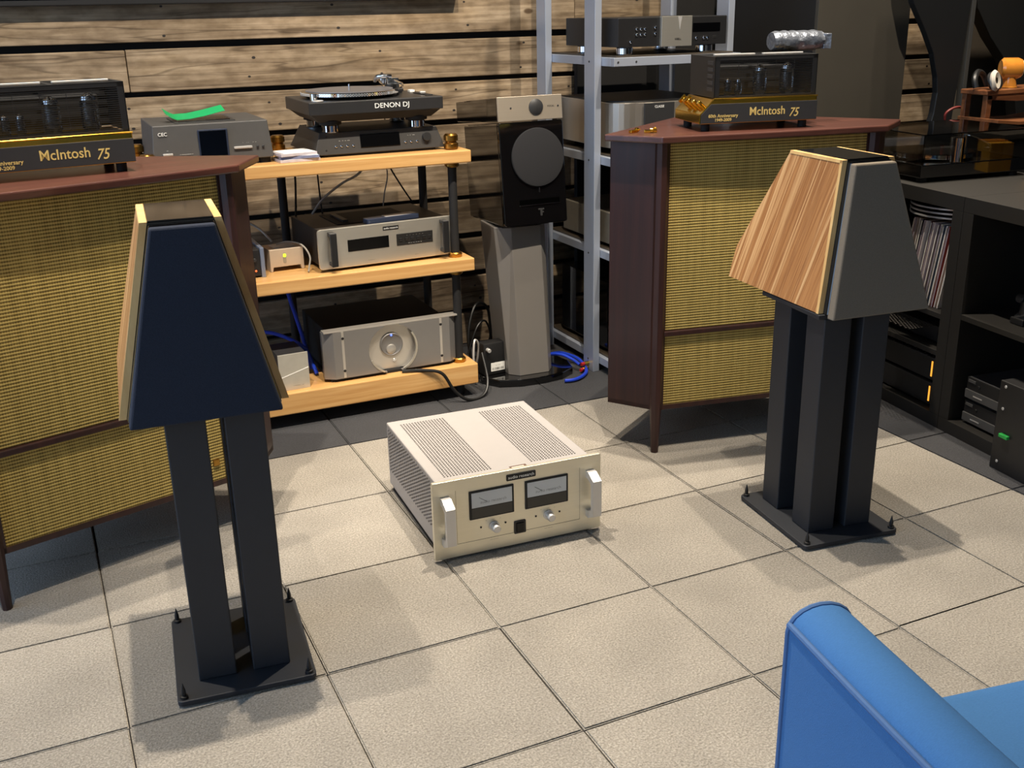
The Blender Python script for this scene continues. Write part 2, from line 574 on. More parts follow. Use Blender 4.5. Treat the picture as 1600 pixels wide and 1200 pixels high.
# ================================================================== the setting
YW = 2.15          # plank face of the back wall
T = 0.41615        # carpet tile pitch
floor = struct(box('floor', (-4.2, -3.6, -0.06), (4.5, YW + 0.1, -0.012), mat('subfloor', (44, 40, 38), 0.9), bev=0))
bmt = bmesh.new()
bm_box(bmt, (-T / 2 + 0.0012, -T / 2 + 0.0012, -0.0055), (T / 2 - 0.0012, T / 2 - 0.0012, 0.0055))
bmesh.ops.bevel(bmt, geom=[e for e in bmt.edges if all(v.co.z > 0 for v in e.verts)], offset=0.003, segments=2, affect='EDGES')
tile_light = bpy.data.meshes.new('carpet_tile')
bmt.to_mesh(tile_light)
bmt.free()
tile_dark = tile_light.copy()
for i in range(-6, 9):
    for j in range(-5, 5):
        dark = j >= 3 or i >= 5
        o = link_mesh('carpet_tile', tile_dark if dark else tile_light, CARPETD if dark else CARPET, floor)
        dx = random.uniform(-0.0012, 0.0012)
        dy = random.uniform(-0.0012, 0.0012)
        if i >= 3 and j <= -2:
            dy += 0.014
        o.location = (((i + 0.5) * T + dx) - floor.location.x, ((j + 0.5) * T + dy) - floor.location.y, -0.0055 - floor.location.z)
        o.rotation_euler = (0, 0, R(random.uniform(-0.12, 0.12)))

wall = struct(box('wall_back', (-4.2, YW + 0.035, 0), (4.5, YW + 0.12, 4.6), mat('wall_backing', (12, 10, 9), 0.9), bev=0))
gaps = [-0.02, 0.137, 0.300, 0.465, 0.625, 0.785, 0.942, 1.105, 1.275, 1.440, 1.605, 1.77, 1.935, 2.10, 2.27, 2.44]
joints = {7: [-2.6, -0.045, 2.3], 8: [-1.4, 1.75], 6: [-2.0, 0.9, 3.3], 5: [-3.0, 0.2, 2.7]}
for k in range(len(gaps) - 1):
    z0, z1 = gaps[k] + 0.012, gaps[k + 1] - 0.012
    if k in (3, 6):
        z1 += 0.004
    js = joints.get(k)
    if js is None:
        js = []
        x = -3.6 + random.uniform(0.3, 2.0)
        while x < 4.0:
            js.append(x)
            x += random.uniform(1.9, 2.7)
    xs = [-4.2] + js + [4.4]
    for a, b in zip(xs, xs[1:]):
        yo = random.uniform(-0.004, 0.004)
        p = box('plank', (a + 0.0015, YW + yo, z0 + random.uniform(-.002, .002)), (b - 0.0015, YW + 0.036, z1 + random.uniform(-.002, .002)), PLANK, None, bev=0.003)
        p.location = Vector(p.location) - Vector(wall.location)
        p.parent = wall
        bm = bmesh.new()
        hx, hz = (b - a) / 2, (z1 - z0) / 2
        x = -hx + 0.25 + random.uniform(0, .2)
        while x < hx:
            for zz in (-hz * 0.55, hz * 0.55):
                c = (x + random.uniform(-.02, .02), -(0.036 - yo) / 2 - 0.0004, zz + random.uniform(-.012, .012))
                r_ = random.uniform(.0035, .0055)
                bm.faces.new([bm.verts.new((c[0] + 1.4 * r_ * math.cos(t * math.pi / 3), c[1], c[2] + r_ * math.sin(t * math.pi / 3))) for t in range(6)])
            x += random.uniform(0.45, 0.65)
        if len(bm.faces):
            n = mesh_obj('nail_heads', bm, NAIL, p)
            n['kind'] = 'stuff'
        else:
            bm.free()

struct(box('wall_right', (4.4, -3.6, 0), (4.5, YW + 0.035, 4.6), mat('right_wall_paint', (58, 54, 50), 0.9), bev=0))
struct(box('wall_front', (-4.2, -3.7, 0), (4.5, -3.6, 4.6), mat('front_wall_paint', (205, 192, 172), 0.9), bev=0))
struct(box('ceiling', (-4.2, -3.6, 4.6), (4.5, YW + 0.1, 4.7), mat('ceiling_paint', (60, 58, 56), 0.95), bev=0))

# television above the rack, only its lower edge in view
tv = thing('television', 'black wall-mounted television whose lower edge shows along the top of the plank wall', 'television', (0.38, YW - 0.05, 1.412))
box('tv_cabinet', (-0.84, 0.0, 0.0), (0.84, 0.045, 0.95), BLACK, tv, 0.004)
box('screen', (-0.82, -0.002, 0.02), (0.82, 0.002, 0.93), SCREEN, tv, 0.001)

# ================================================================== speaker stands and speakers
def make_stand(label, loc, rz):
    t = thing('speaker_stand', label, 'speaker stand', loc, rz, 'black four-column speaker stands')
    prism('base_plate', rounded(0.292, 0.342, 0.012), 0.004, 0.016, 'z', STAND, t, 0.002)
    for sx in (-0.0575, 0.0575):
        for y0 in (-0.108, 0.047):
            box('column', (sx - 0.040, y0, 0.016), (sx + 0.040, y0 + 0.080, 0.618), STAND, t, 0.003)
    box('top_plate', (-0.115, -0.106, 0.618), (0.115, 0.165, 0.630), STAND, t, 0.002)
    for sx in (-0.132, 0.132):
        for sy in (-0.157, 0.157):
            s = lathe('spike', [(0, -0.012), (0.006, -0.012), (0.006, 0), (0.0085, 0.0), (0.0085, 0.006), (0.0045, 0.007), (0.0052, 0.012), (0.0046, 0.020), (0.0008, 0.036), (0, 0.036)], BLACK, t, (sx, sy, 0.016), seg=12)
    return t

def make_speaker(label, loc, rz, cloth):
    """origin: bottom centre of the grille front"""
    t = thing('loudspeaker', label, 'speaker', loc, rz, 'pyramid loudspeakers with wooden sides')
    H = 0.366
    # inner body (glossy black), inset from the wooden sides
    def ring(wb, z, yf, yr):
        return [(-wb, yf, z), (wb, yf, z), (wb, yr, z), (-wb, yr, z)]
    bm = bmesh.new()
    lev = [(0.150, 0.0, 0.040, 0.470), (0.150 - 0.087 * 0.09 / H, 0.09, 0.040 + 0.07 * .09 / H, 0.470), (0.063, H, 0.110, 0.330)]
    rows = [[bm.verts.new(q) for q in ring(w, z, yf, yr)] for w, z, yf, yr in lev]
    bm.faces.new(rows[0])
    bm.faces.new(rows[-1][::-1])
    for A, B in zip(rows, rows[1:]):
        for i in range(4):
            bm.faces.new((A[i], A[(i + 1) % 4], B[(i + 1) % 4], B[i]))
    bmesh.ops.recalc_face_normals(bm, faces=bm.faces[:])
    mesh_obj('cabinet', bm, GLOSS, t)
    # slanted black baffle edge in front of the wood
    hexa('baffle', [(-0.148, 0.022, -0.004), (0.148, 0.022, -0.004), (0.152, 0.046, -0.004), (-0.152, 0.046, -0.004)],
         [(-0.060, 0.095, H - 0.003), (0.060, 0.095, H - 0.003), (0.064, 0.116, H - 0.003), (-0.064, 0.116, H - 0.003)], GLOSS, t, 0.003)
    # grille
    g = hexa('grille', [(-0.147, 0.0, -0.012), (0.147, 0.0, -0.012), (0.149, 0.024, -0.012), (-0.149, 0.024, -0.012)],
             [(-0.061, 0.076, H - 0.006), (0.061, 0.076, H - 0.006), (0.062, 0.098, H - 0.006), (-0.062, 0.098, H - 0.006)], cloth, t, 0.004)
    # wooden side panels with pale solid edges
    for s in (-1, 1):
        prof = [(0.040, 0.0), (0.475, 0.0), (0.475, 0.085), (0.335, H), (0.110, H)]
        def X(z, off):
            return s * (0.150 + off - 0.087 * z / H)
        bm = bmesh.new()
        A = [bm.verts.new((X(z, 0.0005), y, z)) for y, z in prof]
        B = [bm.verts.new((X(z, 0.0135), y, z)) for y, z in prof]
        bm.faces.new(A); bm.faces.new(B[::-1])
        for i in range(5):
            bm.faces.new((A[i], B[i], B[(i + 1) % 5], A[(i + 1) % 5]))
        p = mesh_obj('side_panel', bm, ZEBRA, t)
        sub(p, 'striped tan wood veneer side panel')
        # pale edge strips: front and top
        def strip(y0, z0, y1, z1, dy, dz):
            q = [(y0, z0), (y1, z1), (y1 + dy, z1 + dz), (y0 + dy, z0 + dz)]
            hexa('edge_strip', [(X(z, 0.0002), y, z) for y, z in q], [(X(z, 0.0146), y, z) for y, z in q], EDGEW, p)
        strip(0.0385, -0.001, 0.1085, H + 0.001, 0.010, 0.0)
        strip(0.1085, H - 0.006, 0.336, H - 0.006, 0.0, 0.0075)
    box('top_cap', (-0.062, 0.112, H), (0.062, 0.328, H + 0.003), GLOSS, t, 0.001)
    return t

make_stand('black four-column stand carrying the speaker with the navy blue front', (-0.154, 0.172, 0.0), -5.5)
make_stand('black four-column stand carrying the speaker with its striped wood side in view', (1.4515, 0.1235, 0.0), -6.3)
make_speaker('pyramid-shaped speaker with navy cloth front, nearest the left edge of the photo', (-0.180, 0.035, 0.633), -4.5, CLOTHN)
make_speaker('pyramid-shaped speaker with cloth front in a lit tone and striped wood side, in front of the right corner cabinet', (1.4885, -0.015, 0.633), -5.0, CLOTHLIT)

# ================================================================== corner cabinets
def make_corner_cabinet(label, pose, rz):
    t = thing('corner_cabinet', label, 'speaker', (pose[0], pose[1], 0), rz, 'mahogany corner speaker cabinets')
    W, S, PH, H, HB, O = 0.705, 0.171, R(44.2), 1.013, 0.144, 0.044
    FL = Vector((-W / 2, 0)); FR = Vector((W / 2, 0))
    RL = FL + S * Vector((-math.sin(PH), math.cos(PH))); RR = Vector((-RL.x, RL.y))
    AP = Vector((0, RL.y + 0.42))
    # top
    k = math.tan((math.pi / 2 - PH) / 2)
    tFL = FL + Vector((-O * k, -O)); tFR = Vector((-tFL.x, tFL.y))
    tRL = RL + O * Vector((-math.cos(PH), -math.sin(PH))); tRR = Vector((-tRL.x, tRL.y))
    apl = Vector((-0.10, AP.y - 0.05)); apr = Vector((0.10, AP.y - 0.05))
    front = []
    for q in range(0, 9):
        u = q / 8
        front.append(tFL.lerp(tFR, u) + Vector((0, -0.010 * math.sin(math.pi * u))))
    top = front + [tRR, apr, apl, tRL]
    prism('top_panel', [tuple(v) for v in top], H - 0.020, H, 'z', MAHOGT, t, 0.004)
    # side panels
    for A, B, s in ((FL, RL, -1), (FR, RR, 1)):
        d = (B - A).normalized()
        n = Vector((-d.y, d.x)) * (-s) * -1
        inn = Vector((1, 0)) * (-s)
        q = [A, B, B + inn * 0.02, A + inn * 0.026]
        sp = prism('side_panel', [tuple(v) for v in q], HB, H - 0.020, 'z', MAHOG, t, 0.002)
        box('side_rail', (A.x + (-0.004 if s > 0 else -0.004), A.y + 0.0, H - 0.045), (A.x + 0.004, A.y + 0.01, H - 0.02), MAHOG, sp, 0.001)
        bp = [B, B + inn * 0.02, Vector((-s * -0.10, apl.y)) + Vector((-s * 0.015, -0.012)), Vector((s * 0.10, apl.y))]
        prism('back_panel', [tuple(v) for v in bp], HB, H - 0.020, 'z', MAHOG, t)
        # leg: octagonal post, tapering below the body
        lx, ly = A.x, A.y + 0.002
        def octa(r_, z, cx=lx, cy=ly):
            return [(cx + r_ * math.cos(R(22.5 + 45 * i)), cy + r_ * math.sin(R(22.5 + 45 * i)), z) for i in range(8)]
        bm = bmesh.new()
        prev = None
        for r_, z in ((0.012, 0.0), (0.0185, 0.15), (0.021, 0.32), (0.021, H - 0.021)):
            rg = [bm.verts.new(c) for c in octa(r_, z)]
            if prev:
                for i in range(8):
                    bm.faces.new((prev[i], prev[(i + 1) % 8], rg[(i + 1) % 8], rg[i]))
            else:
                bm.faces.new(rg)
            prev = rg
        bm.faces.new(prev[::-1])
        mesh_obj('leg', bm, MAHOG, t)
    lg = prism('leg', [(0.03 * math.cos(R(60 * i)), apl.y - 0.05 + 0.03 * math.sin(R(60 * i))) for i in range(6)], 0, HB, 'z', MAHOG, t)
    w = W / 2 - 0.019
    box('grille_cloth', (-w, 0.004, HB + 0.012), (w, 0.020, 0.392), WEAVE, t, 0.002)
    box('grille_cloth', (-w, 0.004, 0.408), (w, 0.020, H - 0.022), WEAVE, t, 0.002)
    box('cross_rail', (-w, -0.008, 0.392), (w, 0.020, 0.408), MAHOG, t, 0.003)
    box('bottom_board', (-w, 0.001, HB), (w, 0.025, HB + 0.012), WEAVE, t, 0.002)
    prism('floor_panel', [tuple(v) for v in (FL, FR, RR, apr, apl, RL)], HB + 0.001, HB + 0.016, 'z', MAHOG, t)
    box('grille_backing', (-w, 0.021, HB + 0.02), (w, 0.03, H - 0.022), BLACKM, t, 0)
    return t

cabR = make_corner_cabinet('mahogany corner cabinet with woven yellow front behind the wood-sided speaker', (1.638, 0.662), -9.99)
cabL = make_corner_cabinet('mahogany corner cabinet with woven yellow front behind the navy-fronted speaker', (-0.303, 0.721), 16.88)
bd = box('badge', (0.225, -0.001, 0.205), (0.243, 0.004, 0.222), BRASS, cabL, 0.001)

# ================================================================== tube amplifiers
def make_tube_amp(label, loc, rz, side_note):
    t = thing('tube_amplifier', label, 'amplifier', loc, rz, 'caged tube amplifiers on the corner cabinets')
    L, D = 0.376, 0.215
    prof = [(0.0, 0.022), (L, 0.022), (L, 0.094), (0.042, 0.094), (0.0, 0.050)]
    prism('chassis', [(x * 0.998 + 0.0004, z) for x, z in prof], 0.006, D, 'y', GOLD, t, 0.002)
    prism('name_plate', [(0.002, 0.024), (L - 0.001, 0.024), (L - 0.001, 0.080), (0.033, 0.080), (0.002, 0.049)], 0.0, 0.006, 'y', DGREY, t, 0.001)
    # polished edge along the slope and top
    for a, b in (((0.0, 0.022), (0.0, 0.050)), ((0.0, 0.050), (0.042, 0.094)), ((0.042, 0.094), (L, 0.094))):
        tube('gold_edge', [(a[0], 0.003, a[1]), (b[0], 0.003, b[1])], 0.0022, GOLD, t, 6, 1)
    for x in (0.03, L - 0.03):
        for y in (0.035, D - 0.035):
            cyl('foot', 0.013, 0.022, RUBBER, t, (x, y, 0), seg=14)
    text('lettering', 'McIntosh', 0.034, GPRINT, t, (0.213, -0.0004, 0.054), sx=0.92, bold=0.0003)
    text('lettering', '75', 0.036, GPRINT, t, (0.298, -0.0004, 0.047), shear=0.3, sx=0.85, bold=0.0003)
    text('lettering', '60th Anniversary', 0.0135, GPRINT, t, (0.072, -0.0004, 0.045), bold=0.0002)
    text('lettering', '1949-2009', 0.0125, GPRINT, t, (0.072, -0.0004, 0.033), bold=0.0002)
    # cage
    x0, x1, y0, y1, z0, z1 = 0.044, L - 0.004, 0.010, D - 0.008, 0.096, 0.214
    bm = bmesh.new()
    bm_box(bm, (x0, y0, z1 - 0.004), (x1, y0 + 0.014, z1))
    bm_box(bm, (x0, y1 - 0.012, z1 - 0.004), (x1, y1, z1))
    for xx in (x0, (x0 + x1) / 2 - 0.005, x1 - 0.012):
        bm_box(bm, (xx, y0 + 0.014, z1 - 0.004), (xx + 0.012, y1 - 0.012, z1))
    for k in range(18):
        yy = y0 + 0.020 + k * 0.0095
        bm_box(bm, (x0 + 0.012, yy, z1 - 0.003), (x1 - 0.012, yy + 0.0035, z1 - 0.001))
    mesh_obj('cage_top', bm, BLACK, t)
    for xx in (x0 + 0.02, (x0 + x1) / 2 + 0.012):
        box('lid_bar', (xx, y0 + 0.055, z1), (xx + 0.13, y0 + 0.068, z1 + 0.005), SATIN, t, 0.001)
    for x, w in ((x0, 0.016), (x1 - 0.016, 0.016)):
        box('cage_post', (x, y0, z0), (x + w, y0 + 0.003, z1), BLACK, t, 0.0005)
    box('cage_rail', (x0, y0, z1 - 0.012), (x1, y0 + 0.003, z1), BLACK, t, 0.0005)
    box('cage_rail', (x0, y0, z0), (x1, y0 + 0.003, z0 + 0.006), BLACK, t, 0.0005)
    bm = bmesh.new()
    n = 20
    for k in range(n):
        z = z0 + 0.009 + (z1 - z0 - 0.024) * k / (n - 1)
        bm_box(bm, (x0 + 0.012, y0 + 0.0005, z - 0.0008), (x1 - 0.012, y0 + 0.0022, z + 0.0008))
    for k in range(6):
        x = x0 + 0.016 + (x1 - x0 - 0.032) * k / 5
        bm_box(bm, (x - 0.0006, y0 + 0.0008, z0 + 0.004), (x + 0.0006, y0 + 0.0018, z1 - 0.008))
    s = mesh_obj('cage_slats', bm, BLACK, t)
    s['kind'] = 'stuff'
    sd = box('cage_side', (x0, y0, z0), (x0 + 0.003, y1, z1 - 0.004), BLACK, t, 0.0005)
    for k in range(5):
        z = z0 + 0.018 + k * 0.019
        box('vent_slot', (x0 - 0.0012, y0 + 0.012, z), (x0 + 0.0005, y0 + 0.055, z + 0.011), DGREY, t, 0.0005)
    box('cage_side', (x1 - 0.003, y0, z0), (x1, y1, z1 - 0.004), BLACK, t, 0.0005)
    box('cage_back', (x0, y1 - 0.003, z0), (x1, y1, z1 - 0.004), BLACKM, t, 0.0005)
    # tubes inside
    for x, y, r_, h in ((0.098, 0.05, 0.011, 0.050), (0.132, 0.05, 0.011, 0.050), (0.205, 0.06, 0.021, 0.086), (0.292, 0.06, 0.021, 0.090)):
        g = lathe('vacuum_tube', [(0, 0.0), (r_ * 0.8, 0.0), (r_, 0.010), (r_, h * 0.72), (r_ * 0.8, h * 0.9), (r_ * 0.25, h * 0.985), (0, h)], GLASS, t, (x, y - 0.012, z0 + 0.004), seg=16)
        cyl('plate_structure', r_ * 0.5, h * 0.55, GREY, g, (0, 0, 0.012), seg=10)
        lathe('getter_glint_cap', [(r_ * 0.93, h * 0.80), (r_ * 0.82, h * 0.905), (r_ * 0.27, h * 0.99), (0, h * 1.005)], CHROME, g, seg=16)  # chrome shell added outside the glass so the tube tops glint
    box('transformer', (0.06, 0.115, z0), (0.33, 0.195, z0 + 0.085), BLACKM, t, 0.004)
    # binding posts on the sloping end
    for k in range(4):
        y = 0.035 + k * 0.043
        q = cyl('binding_post', 0.0075, 0.022, GOLD, t, (0.020, y, 0.070), seg=10, rot=(0, R(-46), 0))
        if k in (2, 3):
            box('wing_nut', (-0.014, -0.003, 0.016), (0.014, 0.003, 0.028), GOLD, q, 0.002)
    return t

make_tube_amp('caged tube amplifier with gold edge standing on the right corner cabinet', (1.419, 0.722, 1.013), -12.6, 'r')
make_tube_amp('caged tube amplifier with gold edge cut off at the left edge of the photo', (-0.177 - 0.376 * math.cos(R(7.8)), 0.811 - 0.376 * math.sin(R(7.8)), 1.013), 7.8, 'l')

# silvery wrapped tube lying on the right amplifier's cage
wt = thing('wrapped_roll', 'crinkled clear-wrapped roll lying on the cage of the right tube amplifier', 'package', (1.815, 0.795, 1.231), -12)
bm = bmesh.new()
prev = None
for k in range(13):
    u = k / 12
    r_ = 0.030 * (1 + 0.06 * math.sin(k * 2.7)) * (0.86 if k in (0, 12) else 1)
    rg = [bm.verts.new((-0.085 + 0.165 * u, 1.25 * r_ * math.cos(2 * math.pi * i / 14) * (1 + .05 * math.sin(i * 3 + k)), 0.0305 + r_ * math.sin(2 * math.pi * i / 14))) for i in range(14)]
    if prev:
        for i in range(14):
            bm.faces.new((prev[i], prev[(i + 1) % 14], rg[(i + 1) % 14], rg[i]))
    else:
        bm.faces.new(rg)
    prev = rg
bm.faces.new(prev[::-1])
mesh_obj('roll', bm, PLAST, wt, smooth=True)
prism('wrap_flap', [(0.078, -0.028), (0.100, -0.038), (0.104, 0.036), (0.078, 0.028)], 0.004, 0.050, 'z', PLAST, wt, 0.002)

# gold plugs lying on the right cabinet's top
for k, (x, y, a, n, wd) in enumerate(((1.248, 0.822, 20, 'gold connector link lying flat near the left corner of the right cabinet top', 0.03),
                                  (1.285, 0.800, -35, 'gold plug on the right cabinet top, beside the flat gold link', 0.02),
                                  (1.309, 0.797, 60, 'gold plug on the right cabinet top, nearest the tube amplifier', 0.022))):
    t = thing('gold_plug', n, 'connector', (x, y, 1.0133), a, 'gold connectors on the right cabinet')
    box('plug_body', (-wd / 2, -0.006, 0.0), (wd / 2, 0.006, 0.009), GOLD, t, 0.002)
    cyl('plug_collar', 0.007, 0.010, GOLD, t, (wd / 2 - 0.003, 0, 0.0072), axis='x', seg=10)
    cyl('plug_pin', 0.0025, 0.012, GOLD, t, (wd / 2 + 0.006, 0, 0.0072), axis='x', seg=8)

# ================================================================== power amplifier on the floor
def perforation(name, parent, m, o, u, v, nu, nv, du, dv, r_, off=0.0006, seg=6, stagger=True):
    """a grid of punched holes, flat on the plane o + i*u + j*v"""
    bm = bmesh.new()
    o, u, v = Vector(o), Vector(u).normalized(), Vector(v).normalized()
    nrm = u.cross(v)
    for i in range(nu):
        for j in range(nv):
            c = o + u * (i * du) + v * (j * dv + (dv / 2 if stagger and i % 2 else 0)) + nrm * off
            bm.faces.new([bm.verts.new(c + r_ * (math.cos(2 * math.pi * k / seg) * u + math.sin(2 * math.pi * k / seg) * v)) for k in range(seg)])
    ob = mesh_obj(name, bm, m, parent)
    ob['kind'] = 'stuff'
    return ob

amp = thing('power_amplifier', 'silver power amplifier with two meters standing alone on the carpet', 'amplifier', (0.628, 0.340, 0.0), -2.6)
W2 = 0.241
box('case', (-0.222, 0.012, 0.020), (0.222, 0.500, 0.218), CASE, amp, 0.004)
for s in (-1, 1):
    box('base_rail', (s * 0.20 - 0.015, 0.03, 0.0), (s * 0.20 + 0.015, 0.49, 0.0195), BLACKM, amp, 0.001)
prism('front_panel', rounded(2 * W2, 0.222, 0.004, cy=0.119), 0.0, 0.012, 'y', CHAMP, amp, 0.0015)
box('panel_line', (-0.178, -0.0006, 0.045), (0.178, 0.0002, 0.0455), INK, amp, 0)
box('panel_line', (0.1775, -0.0006, 0.045), (0.178, 0.0002, 0.200), mat('engraved_line', (150, 142, 120), 0.5), amp, 0)
box('panel_line', (-0.178, -0.0006, 0.045), (-0.1775, 0.0002, 0.200), mat('engraved_line', (150, 142, 120), 0.5), amp, 0)
for s in (-1, 1):
    hx = s * 0.208
    h = prism('handle', [(-0.048, 0.062), (-0.040, 0.062), (-0.048 + 0.012, 0.062), (-0.036, 0.168), (-0.048, 0.168)], hx - 0.013, hx + 0.013, 'x', SATIN, amp, 0.0)
    bpy.data.objects.remove(h)
    bm = bmesh.new()
    prof_o = [(0.0, 0.052), (-0.016, 0.052), (-0.048, 0.068), (-0.048, 0.172), (-0.016, 0.188), (0.0, 0.188)]
    prof_i = [(0.0, 0.072), (-0.012, 0.072), (-0.033, 0.080), (-0.033, 0.160), (-0.012, 0.168), (0.0, 0.168)]
    vo = [[bm.verts.new((hx + q * 0.0125, y, z)) for y, z in prof_o] for q in (-1, 1)]
    vi = [[bm.verts.new((hx + q * 0.0125, y, z)) for y, z in prof_i] for q in (-1, 1)]
    for i in range(5):
        bm.faces.new((vo[0][i], vo[0][i + 1], vo[1][i + 1], vo[1][i]))
        bm.faces.new((vi[0][i], vi[1][i], vi[1][i + 1], vi[0][i + 1]))
        for k in (0, 1):
            bm.faces.new((vo[k][i], vi[k][i], vi[k][i + 1], vo[k][i + 1]))
    mesh_obj('handle', bm, SATIN, amp)
for s, mx in ((-1, -0.079), (1, 0.079)):
    b = box('meter', (mx - 0.063, -0.004, 0.108), (mx + 0.063, 0.001, 0.190), INK, amp, 0.002)
    def mb(name, lo, hi, m_):
        o = box(name, lo, hi, m_, amp, 0.0006)
        o.location = Vector(o.location) - Vector(b.location)
        o.parent = b
        return o
    mb('meter_scale', (mx - 0.057, -0.0048, 0.142), (mx + 0.057, -0.0035, 0.185), METERF)
    mb('meter_cover', (mx - 0.057, -0.0048, 0.112), (mx + 0.057, -0.0035, 0.141), METERB)
    nd = mb('needle', (mx - 0.012, -0.0054, 0.150), (mx - 0.011, -0.0049, 0.176), INK)
    nd.rotation_euler = (0, R(-55), 0)
    nd.location.x -= 0.014
    text('meter_lettering', 'audio research', 0.0125, INK, b, (0.004, -0.0032, 0.0065), ext=0.0001)
    # knob row
    lathe('knob', [(0, 0), (0.0145, 0), (0.0145, 0.004), (0.0115, 0.005), (0.0108, 0.024), (0.009, 0.026), (0, 0.026)], SATIN, amp, (mx + 0.005, 0.0, 0.078), rot=(math.pi / 2, 0, 0), seg=24)
    for dx in (-0.032, 0.038):
        cyl('indicator', 0.0028, 0.002, INK, amp, (mx + dx, 0.0, 0.081), seg=10, rot=(math.pi / 2, 0, 0))
    text('panel_lettering', '---          ----          --', 0.0052, INK, amp, (mx + 0.003, -0.0004, 0.098), ext=0.0001)
    text('panel_lettering', '--------- --', 0.006, INK, amp, (mx + 0.005, -0.0004, 0.046), ext=0.0001)
    text('panel_lettering', '----- ---------', 0.005, INK, amp, (mx + 0.005, -0.0004, 0.039), ext=0.0001)
bz = prism('power_switch', rounded(0.034, 0.038, 0.003, cx=0.0, cy=0.060), -0.003, 0.001, 'y', BLACK, amp, 0.0008)
box('rocker', (-0.011, -0.006, 0.046), (0.011, -0.002, 0.074), SCREEN, bz, 0.002)
bg_ = prism('name_badge', rounded(0.084, 0.018, 0.003, cx=0.006, cy=0.209), -0.002, 0.001, 'y', INK, amp, 0.0005)
text('badge_lettering', 'audio research', 0.0125, WHITE, bg_, (0.006, -0.0024, 0.209), ext=0.0002)
for x0 in (-0.188, 0.060):
    perforation('perforation', amp, HOLE, (x0, 0.055, 0.218), (1, 0, 0), (0, 1, 0), 16, 44, 0.0086, 0.0094, 0.0028, stagger=False)
perforation('perforation', amp, HOLE, (-0.222, 0.480, 0.072), (0, -1, 0), (0, 0, 1), 46, 13, 0.0098, 0.0105, 0.0030)
perforation('perforation', amp, HOLE, (0.222, 0.045, 0.072), (0, 1, 0), (0, 0, 1), 46, 13, 0.0098, 0.0105, 0.0030)
ws = box('warning_sticker', (-0.010, 0.018, 0.218), (0.038, 0.046, 0.2186), mat('sticker_brown', (96, 74, 62), 0.5), amp, 0)
box('sticker_print', (-0.019, -0.009, 0.0002), (0.016, 0.008, 0.0006), mat('sticker_pale', (200, 184, 172), 0.5), ws, 0)

# ================================================================== wooden rack
rack = thing('wooden_rack', 'three-tier blond wood hi-fi rack with black posts and brass knobs', 'rack', (0.45, 1.48, 0))
for z0, z1 in ((0.052, 0.130), (0.484, 0.530), (0.870, 0.913)):
    box('shelf', (-0.58, 0.0, z0), (0.540, 0.44, z1), MAPLE, rack, 0.004)
for x, y in ((0.487, 0.055), (0.487, 0.37), (-0.050, 0.37), (-0.530, 0.055), (-0.530, 0.37)):
    for a, b in ((0.0, 0.052), (0.130, 0.484), (0.530, 0.870)):
        p = cyl('post', 0.0155, b - a, BLACKM, rack, (x, y, a), seg=16)
        if a > 0:
            lathe('collar', [(0, 0), (0.023, 0), (0.025, 0.004), (0.025, 0.014), (0.021, 0.018), (0, 0.018)], BRASS, p, (0, 0, 0), seg=18)
            lathe('collar', [(0, 0), (0.021, 0), (0.025, 0.004), (0.025, 0.014), (0.023, 0.018), (0, 0.018)], BRASS, p, (0, 0, b - a - 0.018), seg=18)
    lathe('brass_knob', [(0, 0), (0.020, 0), (0.025, 0.004), (0.025, 0.020), (0.019, 0.025), (0.019, 0.027), (0.025, 0.031), (0.025, 0.048), (0.019, 0.054), (0, 0.054)], BRASS, rack, (x, y, 0.913), seg=20)

# ---- things on the top shelf
cd = thing('cd_transport', 'dark grey top-loading player with square screen behind the left corner cabinet', 'cd player', (0.128, 1.545, 0.913), 0)
hexa('case', [(-0.190, 0.0, 0.018), (0.190, 0.0, 0.018), (0.185, 0.33, 0.018), (-0.185, 0.33, 0.018)],
     [(-0.180, 0.008, 0.137), (0.180, 0.008, 0.137), (0.178, 0.33, 0.137), (-0.178, 0.33, 0.137)], GREY, cd, 0.003)
for x in (-0.165, 0.165):
    for y in (0.03, 0.30):
        cyl('foot', 0.02, 0.018, RUBBER, cd, (x, y, 0), seg=14)
box('display_bezel', (-0.045, -0.003, 0.030), (0.048, 0.010, 0.118), mat('screen_bezel', (40, 48, 66), 0.3), cd, 0.002)
box('display', (-0.041, -0.005, 0.034), (0.042, 0.000, 0.114), SCREEN, cd, 0.001)
box('button', (-0.158, -0.006, 0.045), (-0.128, 0.004, 0.051), SATIN, cd, 0.001)
box('button', (0.064, -0.005, 0.052), (0.122, 0.004, 0.059), SATIN, cd, 0.001)
for x in (0.140, 0.158):
    cyl('button', 0.004, 0.006, DGREY, cd, (x, 0.002, 0.055), seg=10, rot=(math.pi / 2, 0, 0))
text('lettering', 'CEC', 0.015, WHITE, cd, (-0.152, 0.0025, 0.110), rot=(R(86), 0, 0))
text('lettering', '-- ---------------- --', 0.0058, WHITE, cd, (-0.086, -0.0012, 0.046), rot=(R(86), 0, 0))
text('lettering', '---', 0.0056, WHITE, cd, (-0.143, 0.0008, 0.060), rot=(R(86), 0, 0))
text('lettering', '-       -  -        --   --', 0.0056, WHITE, cd, (0.115, 0.0015, 0.070), rot=(R(86), 0, 0))
box('disc_lid_frame', (-0.105, 0.045, 0.137), (0.085, 0.24, 0.140), DGREY, cd, 0.001)
box('disc_lid', (-0.092, 0.062, 0.140), (0.072, 0.228, 0.1425), SCREEN, cd, 0.001)
gt = thing('green_tape', 'bright green tape strip lying curled on the grey top-loading player', 'tape', (0.105, 1.65, 1.0562), 4)
bm = bmesh.new()
sec = [(-0.105, 0.028), (-0.085, 0.010), (-0.07, 0.002), (-0.03, 0.003), (0.02, 0.012), (0.06, 0.022), (0.085, 0.028)]
rows = []
